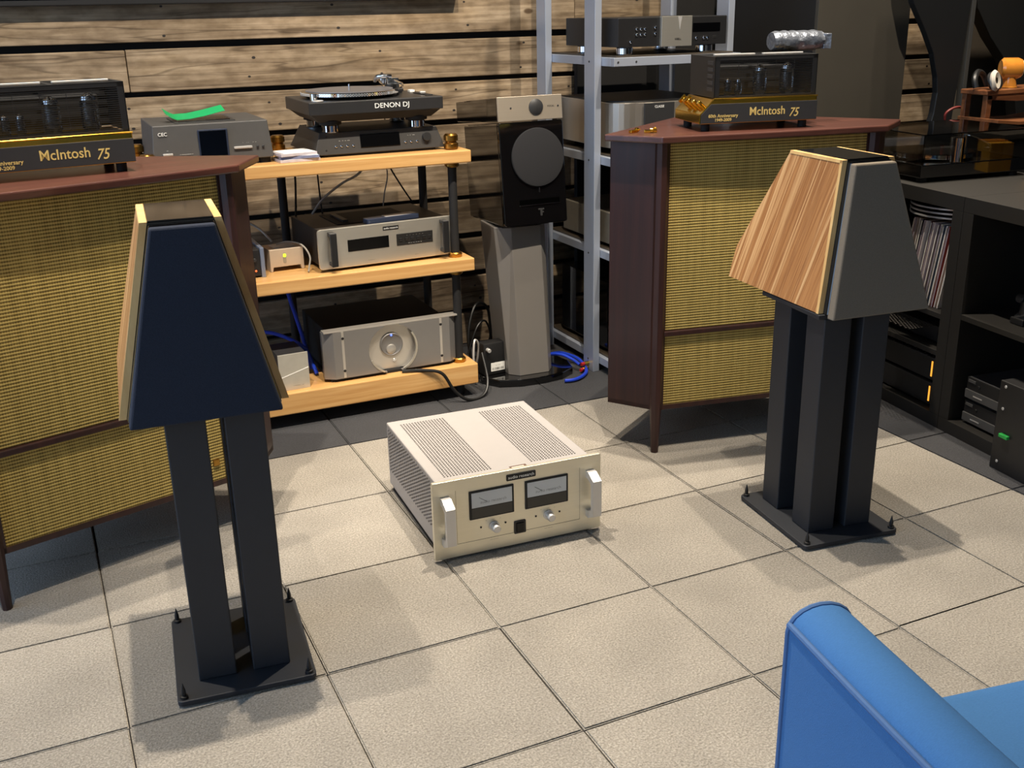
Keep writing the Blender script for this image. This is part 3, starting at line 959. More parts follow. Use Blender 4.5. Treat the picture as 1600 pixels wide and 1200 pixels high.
for x, z in sec:
    rows.append([bm.verts.new((x, -0.020, z * 0.8)), bm.verts.new((x, 0.030, z * 0.8 + 0.014)), bm.verts.new((x, 0.030, z * 0.8 + 0.0155)), bm.verts.new((x, -0.020, z * 0.8 + 0.0015))])
for A, B in zip(rows, rows[1:]):
    for i in range(4):
        bm.faces.new((A[i], A[(i + 1) % 4], B[(i + 1) % 4], B[i]))
bm.faces.new(rows[0]); bm.faces.new(rows[-1][::-1])
mesh_obj('tape_strip', bm, GREEN, gt, smooth=True)

CDC = mat('cd_case_print', (196, 190, 196), 0.25, noise=40, amt=0.25, coat=0.6)
CDC2 = mat('cd_case_dark', (120, 128, 158), 0.25, noise=60, amt=0.4, coat=0.6)
for k, (dx, a, w, n) in enumerate(((0, 4, 0.135, 'bottom'), (0.004, -3, 0.13, 'middle'), (-0.006, 8, 0.125, 'top'))):
    c = thing('cd_case', {'bottom': 'clear CD case at the bottom of the small pile beside the grey player', 'middle': 'clear CD case between two others in the small pile', 'top': 'clear CD case on top of the small pile on the rack'}[n], 'cd case', (0.392 + dx, 1.555, 0.9132 + 0.0098 * k), a, 'cd cases on the wooden rack')
    box('jewel_case', (-w / 2, -0.05, 0.0), (w / 2, 0.06, 0.0095), CDC2 if k == 1 else CDC, c, 0.001)
    box('insert', (-w / 2 + 0.012, -0.047, 0.0095), (w / 2 - 0.003, 0.057, 0.0098), WHITE, c, 0)

pre = thing('preamplifier', 'black sloping-sided preamplifier with dark display under the turntable', 'preamplifier', (0.688, 1.553, 0.913), -1)
hexa('case', [(-0.232, 0.0, 0.008), (0.232, 0.0, 0.008), (0.235, 0.36, 0.008), (-0.235, 0.36, 0.008)],
     [(-0.207, 0.014, 0.080), (0.207, 0.014, 0.080), (0.200, 0.34, 0.080), (-0.200, 0.34, 0.080)], mat('preamp_black', (50, 49, 48), 0.5), pre, 0.002)
box('base', (-0.20, 0.01, 0), (0.20, 0.34, 0.008), BLACKM, pre, 0.001)
sl = -R(90 - math.degrees(math.atan2(0.014, 0.072)))
rx = math.pi / 2 - math.atan2(0.014, 0.072)
def on_slope(z): return 0.014 * (z - 0.008) / 0.072
box('display', (-0.070, on_slope(0.047) - 0.0025, 0.024), (0.070, on_slope(0.047) + 0.002, 0.068), SCREEN, pre, 0.001, rot=(-math.atan2(0.014, 0.072), 0, 0))
for x in (-0.155, -0.136, -0.116, -0.095, 0.090, 0.111, 0.132):
    cyl('button', 0.0042, 0.004, CHROME, pre, (x, on_slope(0.034), 0.034), seg=10, rot=(rx, 0, 0))
cyl('volume_knob', 0.015, 0.012, BLACK, pre, (0.166, on_slope(0.046), 0.046), seg=20, rot=(rx, 0, 0))
text('lettering', '---   ---   --   -----', 0.0058, WHITE, pre, (-0.125, on_slope(0.052) - 0.0006, 0.052), rot=(rx, 0, 0))
text('lettering', '--   --   -----', 0.0058, WHITE, pre, (0.112, on_slope(0.056) - 0.0006, 0.056), rot=(rx, 0, 0))
for z in (0.024, 0.066):
    cyl('screw', 0.003, 0.002, INK, pre, (-0.190 if z < .05 else -0.186, on_slope(z), z), seg=8, rot=(rx, 0, 0))

tt = thing('turntable', 'black turntable with silver platter and DENON DJ lettering on the wooden rack', 'turntable', (0.673, 1.515, 0.993), -0.5)
box('plinth', (-0.233, 0.0, 0.062), (0.233, 0.345, 0.104), mat('turntable_black', (40, 40, 41), 0.35), tt, 0.003)
hexa('lower_body', [(-0.195, 0.035, 0.036), (0.200, 0.035, 0.036), (0.200, 0.31, 0.036), (-0.195, 0.31, 0.036)],
     [(-0.226, 0.006, 0.062), (0.226, 0.006, 0.062), (0.226, 0.34, 0.062), (-0.226, 0.34, 0.062)], BLACKM, tt, 0.002)
for x in (-0.150, 0.155):
    for y in (0.065, 0.28):
        f = cyl('foot', 0.029, 0.026, CHROME, tt, (x, y, 0.0), seg=20, bev=0.003)
        cyl('rubber_ring', 0.038, 0.014, RUBBER, f, (0, 0, 0.026), seg=20)
text('lettering', 'DENON DJ', 0.0225, WHITE, tt, (0.050, -0.0006, 0.083), sx=1.12)
pl_ = lathe('platter', [(0, 0), (0.140, 0), (0.155, 0.004), (0.166, 0.010), (0.166, 0.020), (0.160, 0.022), (0, 0.022)], CHROME, tt, (-0.045, 0.175, 0.105), seg=48)
lathe('slip_mat', [(0, 0), (0.150, 0), (0.150, 0.003), (0, 0.003)], mat('slipmat', (96, 94, 96), 0.35), pl_, (0, 0, 0.022), seg=40)
bm = bmesh.new()
for row in range(3):
    for k in range(110):
        a = 2 * math.pi * (k + 0.5 * (row % 2)) / 110
        c = Vector((0.1664 * math.cos(a), 0.1664 * math.sin(a), 0.0115 + row * 0.0032))
        bm_box(bm, c - Vector((.0012, .0012, .0011)), c + Vector((.0012, .0012, .0011)))
sd = mesh_obj('strobe_dots', bm, SATIN, pl_)
sd['kind'] = 'stuff'
cyl('spindle', 0.0035, 0.018, CHROME, pl_, (0, 0, 0.024), seg=10)
tb = lathe('tonearm_base', [(0, 0), (0.036, 0), (0.036, 0.012), (0.026, 0.014), (0.026, 0.030), (0, 0.030)], BLACK, tt, (0.135, 0.255, 0.104), seg=24)
box('bearing_block', (-0.022, -0.016, 0.030), (0.022, 0.016, 0.052), CHROME, tb, 0.003)
cyl('counterweight', 0.017, 0.032, CHROME, tb, (-0.016, 0.024, 0.044), seg=18, axis='y')
tube('tonearm', [(0.136, 0.31, 0.148), (0.136, 0.25, 0.148), (0.138, 0.15, 0.140), (0.110, 0.07, 0.134), (0.093, 0.045, 0.130)], 0.0045, CHROME, tt, 8)
box('headshell', (0.080, 0.020, 0.124), (0.100, 0.055, 0.134), BLACK, tt, 0.002)
box('arm_rest', (0.120, 0.150, 0.104), (0.128, 0.158, 0.142), BLACK, tt, 0.001)
tube('target_light', [(0.072, 0.25, 0.150), (0.068, 0.22, 0.162), (0.085, 0.20, 0.166), (0.115, 0.20, 0.164)], 0.008, CHROME, tt, 10)
box('pitch_fader', (0.190, 0.05, 0.104), (0.215, 0.19, 0.107), BLACK, tt, 0.001)
box('fader_cap', (0.192, 0.115, 0.107), (0.213, 0.128, 0.114), SATIN, tt, 0.002)
cyl('start_button', 0.020, 0.004, SATIN, tt, (-0.195, 0.035, 0.104), seg=20)
cyl('strobe_lamp', 0.015, 0.022, CHROME, tt, (-0.190, 0.090, 0.104), seg=18)
box('start_switch', (0.195, 0.235, 0.104), (0.213, 0.262, 0.112), WHITE, tt, 0.001)

# ---- middle shelf
arc = thing('disc_player', 'silver-fronted disc player with black handles on the middle rack shelf', 'cd player', (0.685, 1.530, 0.530), 3.0)
FW = 0.253
prism('front_panel', rounded(2 * FW, 0.139, 0.012, cy=0.080), 0.0, 0.010, 'y', SILVER, arc, 0.002)
box('case', (-0.238, 0.010, 0.016), (0.238, 0.36, 0.142), mat('player_case', (44, 40, 37), 0.5), arc, 0.002)
box('disc_cover', (-0.15, 0.09, 0.142), (0.13, 0.30, 0.1445), BLACKM, arc, 0.001)
box('disc_cover_handle', (-0.12, 0.12, 0.1445), (-0.10, 0.26, 0.152), DGREY, arc, 0.001)
for x in (-0.2, 0.2):
    for y in (0.05, 0.31):
        cyl('foot', 0.02, 0.016, RUBBER, arc, (x, y, 0), seg=14)
for s in (-1, 1):
    hx = s * 0.208
    bm = bmesh.new()
    bm_box(bm, (hx - 0.011, -0.036, 0.024), (hx + 0.011, -0.026, 0.140))
    bm_box(bm, (hx - 0.010, -0.026, 0.024), (hx + 0.010, 0.0, 0.038))
    bm_box(bm, (hx - 0.010, -0.026, 0.126), (hx + 0.010, 0.0, 0.140))
    bevel(bm, 0.0015, 1)
    hh = mesh_obj('handle', bm, DGREY, arc)
    box('handle_face', (hx - 0.0105, -0.0375, 0.027), (hx + 0.0105, -0.036, 0.137), BLACK, hh, 0.0005)
d_ = box('display', (-0.148, -0.0015, 0.063), (0.003, 0.002, 0.105), SCREEN, arc, 0.001)
kp = box('key_panel', (0.032, -0.0015, 0.063), (0.170, 0.002, 0.105), INK, arc, 0.001)
for k in range(6):
    box('key', (-0.060 + k * 0.022, -0.004, -0.006), (-0.048 + k * 0.022, -0.001, 0.006), BLACK, kp, 0.001)
text('key_lettering', '---  ---  ----  ---  ---  ---', 0.0058, WHITE, kp, (0, -0.0022, -0.014), ext=0.0001)
text('key_lettering', '-      -      -      -      -      -', 0.006, WHITE, kp, (0, -0.0022, 0.014), ext=0.0001)
nb = box('name_badge', (-0.017, -0.0015, 0.123), (0.042, 0.001, 0.137), INK, arc, 0.001)
text('badge_lettering', 'audio research', 0.0088, WHITE, nb, (0, -0.0016, 0), ext=0.0001)
text('panel_lettering', '----------- --', 0.0055, INK, arc, (-0.065, -0.0004, 0.026), ext=0.0001)
text('panel_lettering', '----- --', 0.0055, INK, arc, (0.105, -0.0004, 0.026), ext=0.0001)
rem = thing('remote_control', 'slim blue-grey remote control lying on the silver-fronted disc player', 'remote', (0.72, 1.588, 0.6742), 9)
prism('remote_body', rounded(0.205, 0.045, 0.008), 0.0, 0.018, 'z', mat('remote_shell', (62, 72, 96), 0.3, 0.5), rem, 0.002)
prism('remote_face', rounded(0.120, 0.036, 0.004, cx=0.030), 0.018, 0.0195, 'z', SATIN, rem, 0.0005)

apx = thing('network_box', 'small silver box with green light on the middle rack shelf', 'network box', (0.345, 1.62, 0.530), 4)
bm = bmesh.new()
foot = [(-0.060, 0.0), (-0.052, 0.0), (-0.049, 0.016), (0.047, 0.016), (0.050, 0.0), (0.060, 0.0), (0.060, 0.078), (-0.060, 0.078)]
prism('shell', foot, 0.0, 0.10, 'y', mat('warm_silver_shell', (196, 180, 160), 0.4, 0.3), apx, 0.002)
prism('light_slot', rounded(0.011, 0.036, 0.004, cx=-0.008, cy=0.046), -0.001, 0.001, 'y', mat('slot_grey', (150, 140, 124), 0.5), apx, 0)
prism('status_light', rounded(0.010, 0.012, 0.004, cx=-0.008, cy=0.055), -0.002, 0.001, 'y', LEDG, apx, 0)
box('lid_ridge', (-0.04, 0.02, 0.078), (0.04, 0.08, 0.081), SATIN, apx, 0.001)

mini = thing('mini_amplifier', 'small black device with pale blue metal edge beside the left corner cabinet', 'amplifier', (0.205, 1.565, 0.530), 0)
box('case', (-0.09, 0.0, 0.006), (0.038, 0.18, 0.096), BLACK, mini, 0.002)
box('end_plate', (0.038, -0.004, 0.0), (0.052, 0.184, 0.102), mat('blue_silver_plate', (150, 164, 190), 0.35, 0.7), mini, 0.002)
cyl('led', 0.004, 0.003, mat('amber_led', (230, 110, 60), 0.4, emit=0.6), mini, (0.020, 0.0, 0.024), seg=10, rot=(math.pi / 2, 0, 0))
cyl('knob', 0.006, 0.008, DGREY, mini, (0.018, 0.0, 0.062), seg=12, rot=(math.pi / 2, 0, 0))

# ---- bottom shelf
ps = thing('integrated_amplifier', 'wide grey amplifier with round recessed dial on the bottom rack shelf', 'amplifier', (0.676, 1.527, 0.130), 0.3)
PG = mat('pass_face_grey', (142, 140, 138), 0.42, 0.55, amt=0.04)
PL = mat('pass_face_light', (212, 208, 200), 0.35, 0.7, amt=0.04)
HW = 0.254
def facearc(cx, cz, r_, a0, a1, n=14):
    return [(cx + r_ * math.cos(R(a0 + (a1 - a0) * k / n)), cz + r_ * math.sin(R(a0 + (a1 - a0) * k / n))) for k in range(n + 1)]
box('case', (-0.225, 0.022, 0.012), (0.225, 0.40, 0.172), BLACKM, ps, 0.003)
box('face_back', (-HW + 0.03, 0.012, 0.012), (HW - 0.03, 0.024, 0.186), PL, ps, 0.002)
CZ = 0.094
# the two grey face blocks, with a round bite at the centre and chamfered outer ends
for s in (-1, 1):
    pts = [(0.028, 0.012)] + [q for q in facearc(0.0, CZ, 0.092, -72, 72, 16)] + [(0.028, 0.184), (HW - 0.035, 0.184), (HW - 0.035, 0.012)]
    pts = [(s * (x + 0.0), z) for x, z in pts]
    f = prism('face_block', pts, -0.012, 0.012, 'y', PG, ps)
    e = prism('face_end', [(s * (HW - 0.035), -0.012), (s * HW, 0.010), (s * HW, 0.030), (s * (HW - 0.035), 0.024)], 0.012, 0.184, 'z', PG, ps)
    box('groove', (s * 0.185 - 0.0045, -0.0132, 0.014), (s * 0.185 + 0.0045, -0.0115, 0.183), PL, f, 0.0005)
    for z in (0.040, 0.160):
        cyl('screw', 0.005, 0.003, INK, f, (s * 0.185, -0.012, z), seg=12, rot=(math.pi / 2, 0, 0))
    # bright arc on the rim of the bite
    ra = [(s * x, z) for x, z in facearc(0, CZ, 0.0925, -66, -22 if s < 0 else 36, 14)] + [(s * x, z) for x, z in facearc(0, CZ, 0.0865, -22 if s < 0 else 36, -66, 14)]
    prism('rim_arc', ra, -0.0135, -0.004, 'y', SILVER, f)
box('top_lip', (-HW + 0.002, -0.012, 0.184), (HW - 0.002, 0.026, 0.190), PL, ps, 0.001)
box('plinth', (-HW + 0.02, 0.0, 0.0), (HW - 0.02, 0.36, 0.012), BLACKM, ps, 0.002)
dial = lathe('dial', [(0, 0), (0.043, 0), (0.043, 0.004), (0.040, 0.006), (0.034, 0.002), (0, 0.0015)], PG, ps, (0, 0.011, CZ + 0.012), rot=(math.pi / 2, 0, 0), seg=36)
lathe('dial_button', [(0, 0), (0.018, 0), (0.018, 0.004), (0.015, 0.006), (0, 0.006)], PL, ps, (-0.002, 0.010, CZ - 0.006), rot=(math.pi / 2, 0, 0), seg=24)
cyl('status_led', 0.004, 0.003, LEDB, ps, (0, 0.006, CZ + 0.047), seg=10, rot=(math.pi / 2, 0, 0))
cyl('power_button', 0.006, 0.004, CHROME, ps, (0.008, 0.012, CZ - 0.050), seg=12, rot=(math.pi / 2, 0, 0))

sb = thing('small_dac', 'small silver box with diagonal line on the bottom rack shelf', 'audio box', (0.310, 1.512, 0.130), 2)
box('case', (-0.050, 0.006, 0.0), (0.050, 0.16, 0.128), DGREY, sb, 0.002)
box('face', (-0.053, 0.0, 0.0), (0.053, 0.006, 0.132), mat('dac_face', (196, 194, 184), 0.4, 0.5), sb, 0.001)
ln = box('face_line', (-0.054, -0.0008, 0.060), (0.054, 0.0005, 0.063), WHITE, sb, 0, rot=(0, R(-15), 0))
text('lettering', '- -------   --', 0.0085, INK, sb, (0.012, -0.0004, 0.016), ext=0.0001)

# ---- cables around the rack
def cable(name, label, pts, r_, m, group=None):
    base = Vector(pts[0])
    o = tube(name, pts, r_, m)
    return tag(o, label, 'cable', group)
cable('blue_cable', 'blue cable rising to the left behind the small silver box on the rack', [(0.415, 1.62, 0.138), (0.410, 1.64, 0.16), (0.39, 1.66, 0.225), (0.34, 1.70, 0.262), (0.27, 1.74, 0.285), (0.16, 1.76, 0.29)], 0.007, BLUECABLE)
cable('blue_cable', 'blue cable rising steeply between the small silver box and the grey amplifier', [(0.415, 1.69, 0.138), (0.405, 1.70, 0.20), (0.39, 1.74, 0.30), (0.375, 1.79, 0.40), (0.37, 1.83, 0.474)], 0.0075, BLUECABLE)
cable('mains_cable', 'black cord looping from the grey amplifier over the shelf edge to the floor', [(0.70, 1.505, 0.137), (0.78, 1.478, 0.136), (0.84, 1.463, 0.118), (0.88, 1.452, 0.05), (0.93, 1.44, 0.008), (1.00, 1.46, 0.008), (1.035, 1.50, 0.05), (1.04, 1.56, 0.14)], 0.006, BLKCABLE)
cable('pale_cable', 'pale twisted cable hanging from the top shelf behind the disc player', [(0.70, 1.75, 0.869), (0.66, 1.76, 0.82), (0.60, 1.77, 0.79), (0.53, 1.78, 0.74), (0.49, 1.80, 0.685)], 0.0045, WHTCABLE)
cable('thin_cable', 'thin black cable hanging straight down behind the rack, left of the pale twisted cable', [(0.535, 1.86, 0.868), (0.537, 1.86, 0.80), (0.54, 1.86, 0.72), (0.545, 1.86, 0.64)], 0.003, BLKCABLE)
cable('thin_cable', 'thin black cable slanting down to the right below the turntable', [(0.78, 1.80, 0.868), (0.80, 1.80, 0.82), (0.84, 1.80, 0.75), (0.88, 1.81, 0.69)], 0.003, BLKCABLE)
cable('thin_cable', 'thin pale cable curving down below the turntable beside the slanting black one', [(0.775, 1.79, 0.868), (0.78, 1.79, 0.80), (0.765, 1.79, 0.74), (0.76, 1.80, 0.69)], 0.0025, WHTCABLE)
cable('thin_cable', 'thin black cable hanging beside the middle rear rack post', [(0.455, 1.86, 0.868), (0.452, 1.86, 0.78), (0.443, 1.86, 0.66), (0.44, 1.86, 0.56)], 0.004, BLKCABLE)
cable('usb_cable', 'pale looped cable with metal plug over the small silver box', [(0.32, 1.66, 0.617), (0.36, 1.65, 0.625), (0.40, 1.62, 0.615), (0.418, 1.59, 0.58), (0.408, 1.565, 0.55), (0.402, 1.555, 0.537), (0.400, 1.550, 0.534)], 0.003, WHTCABLE)
cable('grey_cable', 'grey cable arching out from behind the left corner cabinet', [(0.20, 1.80, 0.69), (0.24, 1.80, 0.685), (0.29, 1.78, 0.655), (0.32, 1.72, 0.615)], 0.004, WHTCABLE)
cable('floor_cable', 'black cable arching up behind the black power supply on the floor', [(1.06, 1.70, 0.02), (1.05, 1.72, 0.16), (1.10, 1.76, 0.27), (1.17, 1.80, 0.24), (1.19, 1.82, 0.10), (1.20, 1.84, 0.008)], 0.006, BLKCABLE)
cable('floor_cable', 'thin black cable knotted above the black power supply', [(1.03, 1.68, 0.10), (1.08, 1.70, 0.20), (1.13, 1.73, 0.21), (1.16, 1.76, 0.13), (1.12, 1.78, 0.06), (1.05, 1.78, 0.008)], 0.004, BLKCABLE)
cable('floor_cable', 'shiny pale cable bunched beside the front rack post', [(1.03, 1.60, 0.008), (1.025, 1.61, 0.10), (1.04, 1.63, 0.17), (1.06, 1.64, 0.14), (1.05, 1.65, 0.06), (1.03, 1.66, 0.008)], 0.0045, SATIN)
cable('blue_cable', 'blue speaker cable looping on the dark carpet right of the slanted stand', [(1.43, 1.78, 0.010), (1.46, 1.72, 0.03), (1.485, 1.62, 0.03), (1.475, 1.53, 0.012), (1.43, 1.475, 0.010), (1.38, 1.45, 0.010), (1.34, 1.455, 0.010)], 0.007, BLUECABLE)
cable('blue_cable', 'blue speaker cable with gold plugs beside the aluminium rack', [(1.36, 1.70, 0.042), (1.41, 1.64, 0.055), (1.44, 1.59, 0.045), (1.455, 1.55, 0.030)], 0.006, BLUECABLE)
for k, (x, y, a) in enumerate(((1.462, 1.535, 30), (1.478, 1.552, 12))):
    t = thing('banana_plug', ('gold plug on the end of the blue speaker cable, nearer the slanted stand' if k == 0 else 'gold plug on the end of the blue speaker cable, nearer the aluminium rack'), 'connector', (x, y, 0.014 + 0.016 * k), a, 'gold cable plugs on the floor')
    cyl('plug_barrel', 0.007, 0.03, GOLD, t, (0, 0, 0), axis='x', seg=10)
    cyl('plug_pin', 0.003, 0.018, GOLD, t, (0.03, 0, 0), axis='x', seg=8)
    cyl('red_sleeve', 0.0075, 0.016, mat('red_sleeve', (170, 30, 28), 0.5), t, (-0.016, 0, 0), axis='x', seg=10)

psu = thing('power_supply', 'black power supply box with white label on the black stand foot beside the rack', 'power supply', (1.118, 1.60, 0.0305), 4)
box('case', (-0.055, 0.0, 0.0), (0.045, 0.055, 0.128), BLACK, psu, 0.005)
lb = box('label', (-0.026, -0.001, 0.014), (0.034, 0.0005, 0.048), WHITE, psu, 0)
text('label_lettering', '-- ---', 0.011, INK, lb, (0, -0.001, 0.006), ext=0.0001)
for k in range(14):
    w = random.choice((0.0008, 0.0014, 0.002))
    box('label_bar', (-0.025 + k * 0.0036, -0.0012, -0.013), (-0.025 + k * 0.0036 + w, -0.0007, -0.003), INK, lb, 0)
cyl('strain_relief', 0.008, 0.02, SATIN, psu, (-0.04, 0.0, 0.105), seg=12, rot=(math.pi / 2, 0, 0))

# ================================================================== slim speaker on its slanted stand
fs = thing('slanted_stand', 'grey slanted column stand on a black rounded foot beside the rack', 'speaker stand', (1.255, 1.60, 0.0))
foot_pts = [(-0.20, 0.12), (-0.205, 0.0), (-0.16, -0.075), (-0.08, -0.105), (0.02, -0.112), (0.10, -0.10), (0.165, -0.06), (0.185, 0.02), (0.175, 0.12)]
prism('foot', foot_pts, 0.0, 0.030, 'z', GLOSS, fs, 0.004)
bot = [(-0.067, -0.065, 0.030), (0.054, -0.070, 0.030), (0.085, -0.03, 0.030), (0.085, 0.10, 0.030), (-0.100, 0.10, 0.030), (-0.100, -0.028, 0.030)]
top = [(-0.066, -0.005, 0.600), (0.052, -0.010, 0.600), (0.090, 0.03, 0.600), (0.090, 0.16, 0.607), (-0.122, 0.16, 0.607), (-0.122, 0.032, 0.600)]
hexa('column', bot, top, TAUPE, fs, 0.002)
box('top_mount', (-0.10, 0.0, 0.600), (0.09, 0.18, 0.615), BLACK, fs, 0.001)

fo = thing('bookshelf_speaker', 'gloss black speaker with silver tweeter panel tilted back on the slanted stand', 'speaker', (1.265, 1.532, 0.616), 0.0, rx=-6.0)
FWd = 0.129
hexa('cabinet', [(-FWd, 0.012, 0.0), (FWd, 0.012, 0.0), (FWd - 0.02, 0.36, 0.02), (-FWd + 0.01, 0.36, 0.02)],
     [(-FWd, 0.012, 0.372), (FWd, 0.012, 0.372), (FWd - 0.02, 0.36, 0.372), (-FWd + 0.01, 0.36, 0.372)], GLOSS, fo, 0.006)
prism('front_baffle', rounded(2 * FWd, 0.372, 0.008, cy=0.186), 0.0, 0.014, 'y', GLOSS, fo, 0.003)
hexa('tweeter_housing', [(-FWd, 0.008, 0.376), (FWd, 0.008, 0.376), (FWd - 0.01, 0.38, 0.386), (-FWd - 0.008, 0.38, 0.386)],
     [(-FWd, 0.008, 0.461), (FWd, 0.008, 0.461), (FWd - 0.01, 0.38, 0.461), (-FWd - 0.008, 0.38, 0.461)], GLOSS, fo, 0.003)
tp = box('tweeter_panel', (-FWd, -0.002, 0.376), (FWd, 0.008, 0.462), mat('tweeter_panel_metal', (196, 184, 166), 0.4, 0.7, noise=3, stretch=(1, 1, 80), amt=.05), fo, 0.0015)
lathe('tweeter', [(0, 0), (0.028, 0), (0.028, 0.004), (0.022, 0.007), (0.012, 0.010), (0, 0.011)], DGREY, fo, (0.022, -0.002, 0.422), rot=(math.pi / 2, 0, 0), seg=28)
for x in (-0.078, 0.112):
    cyl('screw', 0.0035, 0.002, DGREY, fo, (x, -0.002, 0.422), seg=10, rot=(math.pi / 2, 0, 0))
text('lettering', 'FOCAL', 0.009, DGREY, fo, (0.083, -0.0025, 0.422), ext=0.0002)
lathe('woofer_grille', [(0, 0), (0.103, 0), (0.106, 0.004), (0.104, 0.009), (0.09, 0.012), (0, 0.014)], CLOTHW, fo, (0.018, 0.0, 0.243), rot=(math.pi / 2, 0, 0), seg=48)
box('port', (-0.065, -0.0008, 0.074), (0.100, 0.004, 0.093), mat('port_black', (3, 3, 3), 0.9, spec=0.0), fo, 0.002)
box('port_lip', (-0.065, -0.003, 0.070), (0.100, 0.004, 0.0728), CHROME, fo, 0.001)
em = box('emblem', (0.018, -0.0015, 0.030), (0.026, 0.002, 0.056), DGREY, fo, 0.0005)
box('emblem_bar', (-0.012, -0.0016, 0.008), (0.012, 0.0005, 0.014), DGREY, em, 0.0005)
box('emblem_bar', (-0.002, -0.0016, -0.002), (0.010, 0.0005, 0.003), DGREY, em, 0.0005)
box('front_tick', (0.018, -0.002, 0.116), (0.022, 0.001, 0.134), CHROME, fo, 0.0005)

# ================================================================== aluminium rack
ar = thing('aluminium_rack', 'tall bare aluminium rack with four shelves behind the right corner cabinet', 'rack', (1.50, 1.43, 0.0))
for x in (0.0, 0.575):
    for y in (0.090, 0.490):
        box('post', (x, y, 0.0), (x + 0.028, y + 0.080, 1.95), ALU, ar, 0.002)
for z1 in (1.200, 0.846, 0.492, 0.062):
    fr = box('shelf_beam', (0.029, 0.0, z1 - 0.030), (0.574, 0.026, z1), ALU, ar, 0.0015)
    def kid(name, lo, hi, m_, bv=0.001):
        o = box(name, lo, hi, m_, ar, bv)
        return o
    kid('side_beam', (0.029, 0.027, z1 - 0.030), (0.049, 0.56, z1), ALU)
    kid('side_beam', (0.554, 0.027, z1 - 0.030), (0.574, 0.56, z1), ALU)
    kid('shelf_board', (0.050, 0.020, z1 - 0.012), (0.553, 0.56, z1 + 0.006), mat('dark_shelf_board', (64, 56, 46), 0.4), 0.001)
    for x in (0.045, 0.12):
        cyl('screw', 0.004, 0.002, DGREY, ar, (x, 0.0, z1 - 0.015), seg=8, rot=(math.pi / 2, 0, 0))
    cyl('screw', 0.004, 0.003, DGREY, ar, (0.0, 0.13, z1 - 0.015), seg=8, rot=(0, -math.pi / 2, 0))

kr = thing('black_preamplifier', 'black preamplifier with silver centre plate on the top aluminium shelf', 'preamplifier', (1.785, 1.448, 1.206), 0)
box('case', (-0.232, 0.0, 0.028), (0.232, 0.40, 0.128), BLACK, kr, 0.003)
cp = box('centre_plate', (-0.058, -0.012, 0.026), (0.072, 0.002, 0.130), SILVER, kr, 0.001)
prism('wedge', [(0.004, 0.050), (0.020, 0.050), (0.012, 0.006)], -0.008, -0.005, 'y', SATIN, cp)
text('lettering', 'KRELL', 0.010, INK, cp, (0.005, -0.0076, -0.027))
box('display', (0.082, -0.002, 0.074), (0.202, 0.004, 0.104), SCREEN, kr, 0.001)
for x, z in ((-0.155, .088), (-0.138, .088), (-0.121, .088), (-0.155, .070), (-0.138, .070), (-0.121, .070), (-0.078, .092), (-0.078, .072), (-0.18, .046), (0.098, 0.052), (0.131, 0.052), (0.147, 0.052)):
    cyl('button', 0.005, 0.005, CHROME, kr, (x, 0.0, z), seg=10, rot=(math.pi / 2, 0, 0))
box('socket', (0.170, -0.001, 0.049), (0.187, 0.002, 0.058), INK, kr, 0.0005)
for x in (-0.18, 0.16):
    for y in (0.04, 0.34):
        cyl('foot', 0.030, 0.028, CHROME, kr, (x, y, 0), seg=20, bev=0.004)

sa = thing('silver_amplifier', 'large silver power amplifier with rounded corners on the second aluminium shelf', 'amplifier', (1.775, 1.445, 0.852), 0)
SAF = mat('silver_amp_face', (190, 182, 170), 0.32, 0.8, noise=2, stretch=(60, 60, 1), amt=.04)
outl = [(-0.215, 0.50), (-0.215, 0.10)] + [(-0.215 + 0.08 * (1 - math.cos(R(a))), 0.10 - 0.08 * math.sin(R(a))) for a in (15, 30, 45, 60, 75, 90)] + [(-0.135, 0.02), (-0.07, 0.0), (0.25, 0.0), (0.25, 0.50)]
prism('body', outl, 0.022, 0.186, 'z', SAF, sa, 0.002)
prism('top_cover', [(-0.205, 0.48), (-0.205, 0.11), (-0.14, 0.04), (-0.07, 0.012), (0.24, 0.012), (0.24, 0.48)], 0.186, 0.190, 'z', BLACK, sa, 0.001)
box('black_insert', (-0.108, -0.003, 0.024), (0.020, 0.004, 0.184), DGREY, sa, 0.001)
text('lettering', 'CLASSE', 0.0125, WHITE, sa, (-0.045, -0.0034, 0.170))
for x in (-0.15, 0.20):
    for y in (0.08, 0.42):
        cyl('foot', 0.022, 0.022, RUBBER, sa, (x, y, 0), seg=14)

gb = thing('grey_box_amplifier', 'low grey component on the third aluminium shelf', 'amplifier', (1.79, 1.47, 0.498), 0)
box('case', (-0.225, 0.0, 0.012), (0.22, 0.43, 0.135), mat('dull_grey_case', (120, 114, 102), 0.5, 0.2), gb, 0.004)
box('face', (-0.228, -0.006, 0.010), (0.223, 0.0, 0.137), mat('dull_grey_face', (146, 138, 122), 0.45, 0.4), gb, 0.001)
cyl('knob', 0.016, 0.014, DGREY, gb, (0.12, -0.006, 0.07), seg=20, rot=(math.pi / 2, 0, 0))
for x in (-0.18, 0.18):
    for y in (0.05, 0.38):
        cyl('foot', 0.018, 0.012, RUBBER, gb, (x, y, 0), seg=12)
bk = thing('black_amplifier', 'big black amplifier at the bottom of the aluminium rack', 'amplifier', (1.79, 1.48, 0.068), 0)
box('case', (-0.222, 0.0, 0.015), (0.222, 0.44, 0.29), GLOSS, bk, 0.004)
box('face', (-0.225, -0.008, 0.012), (0.225, 0.0, 0.293), BLACK, bk, 0.002)
for s in (-1, 1):
    box('handle', (s * 0.19 - 0.008, -0.035, 0.06), (s * 0.19 + 0.008, -0.008, 0.25), BLACK, bk, 0.003)
for x in (-0.18, 0.18):
    for y in (0.05, 0.38):
        cyl('foot', 0.02, 0.015, RUBBER, bk, (x, y, 0), seg=12)

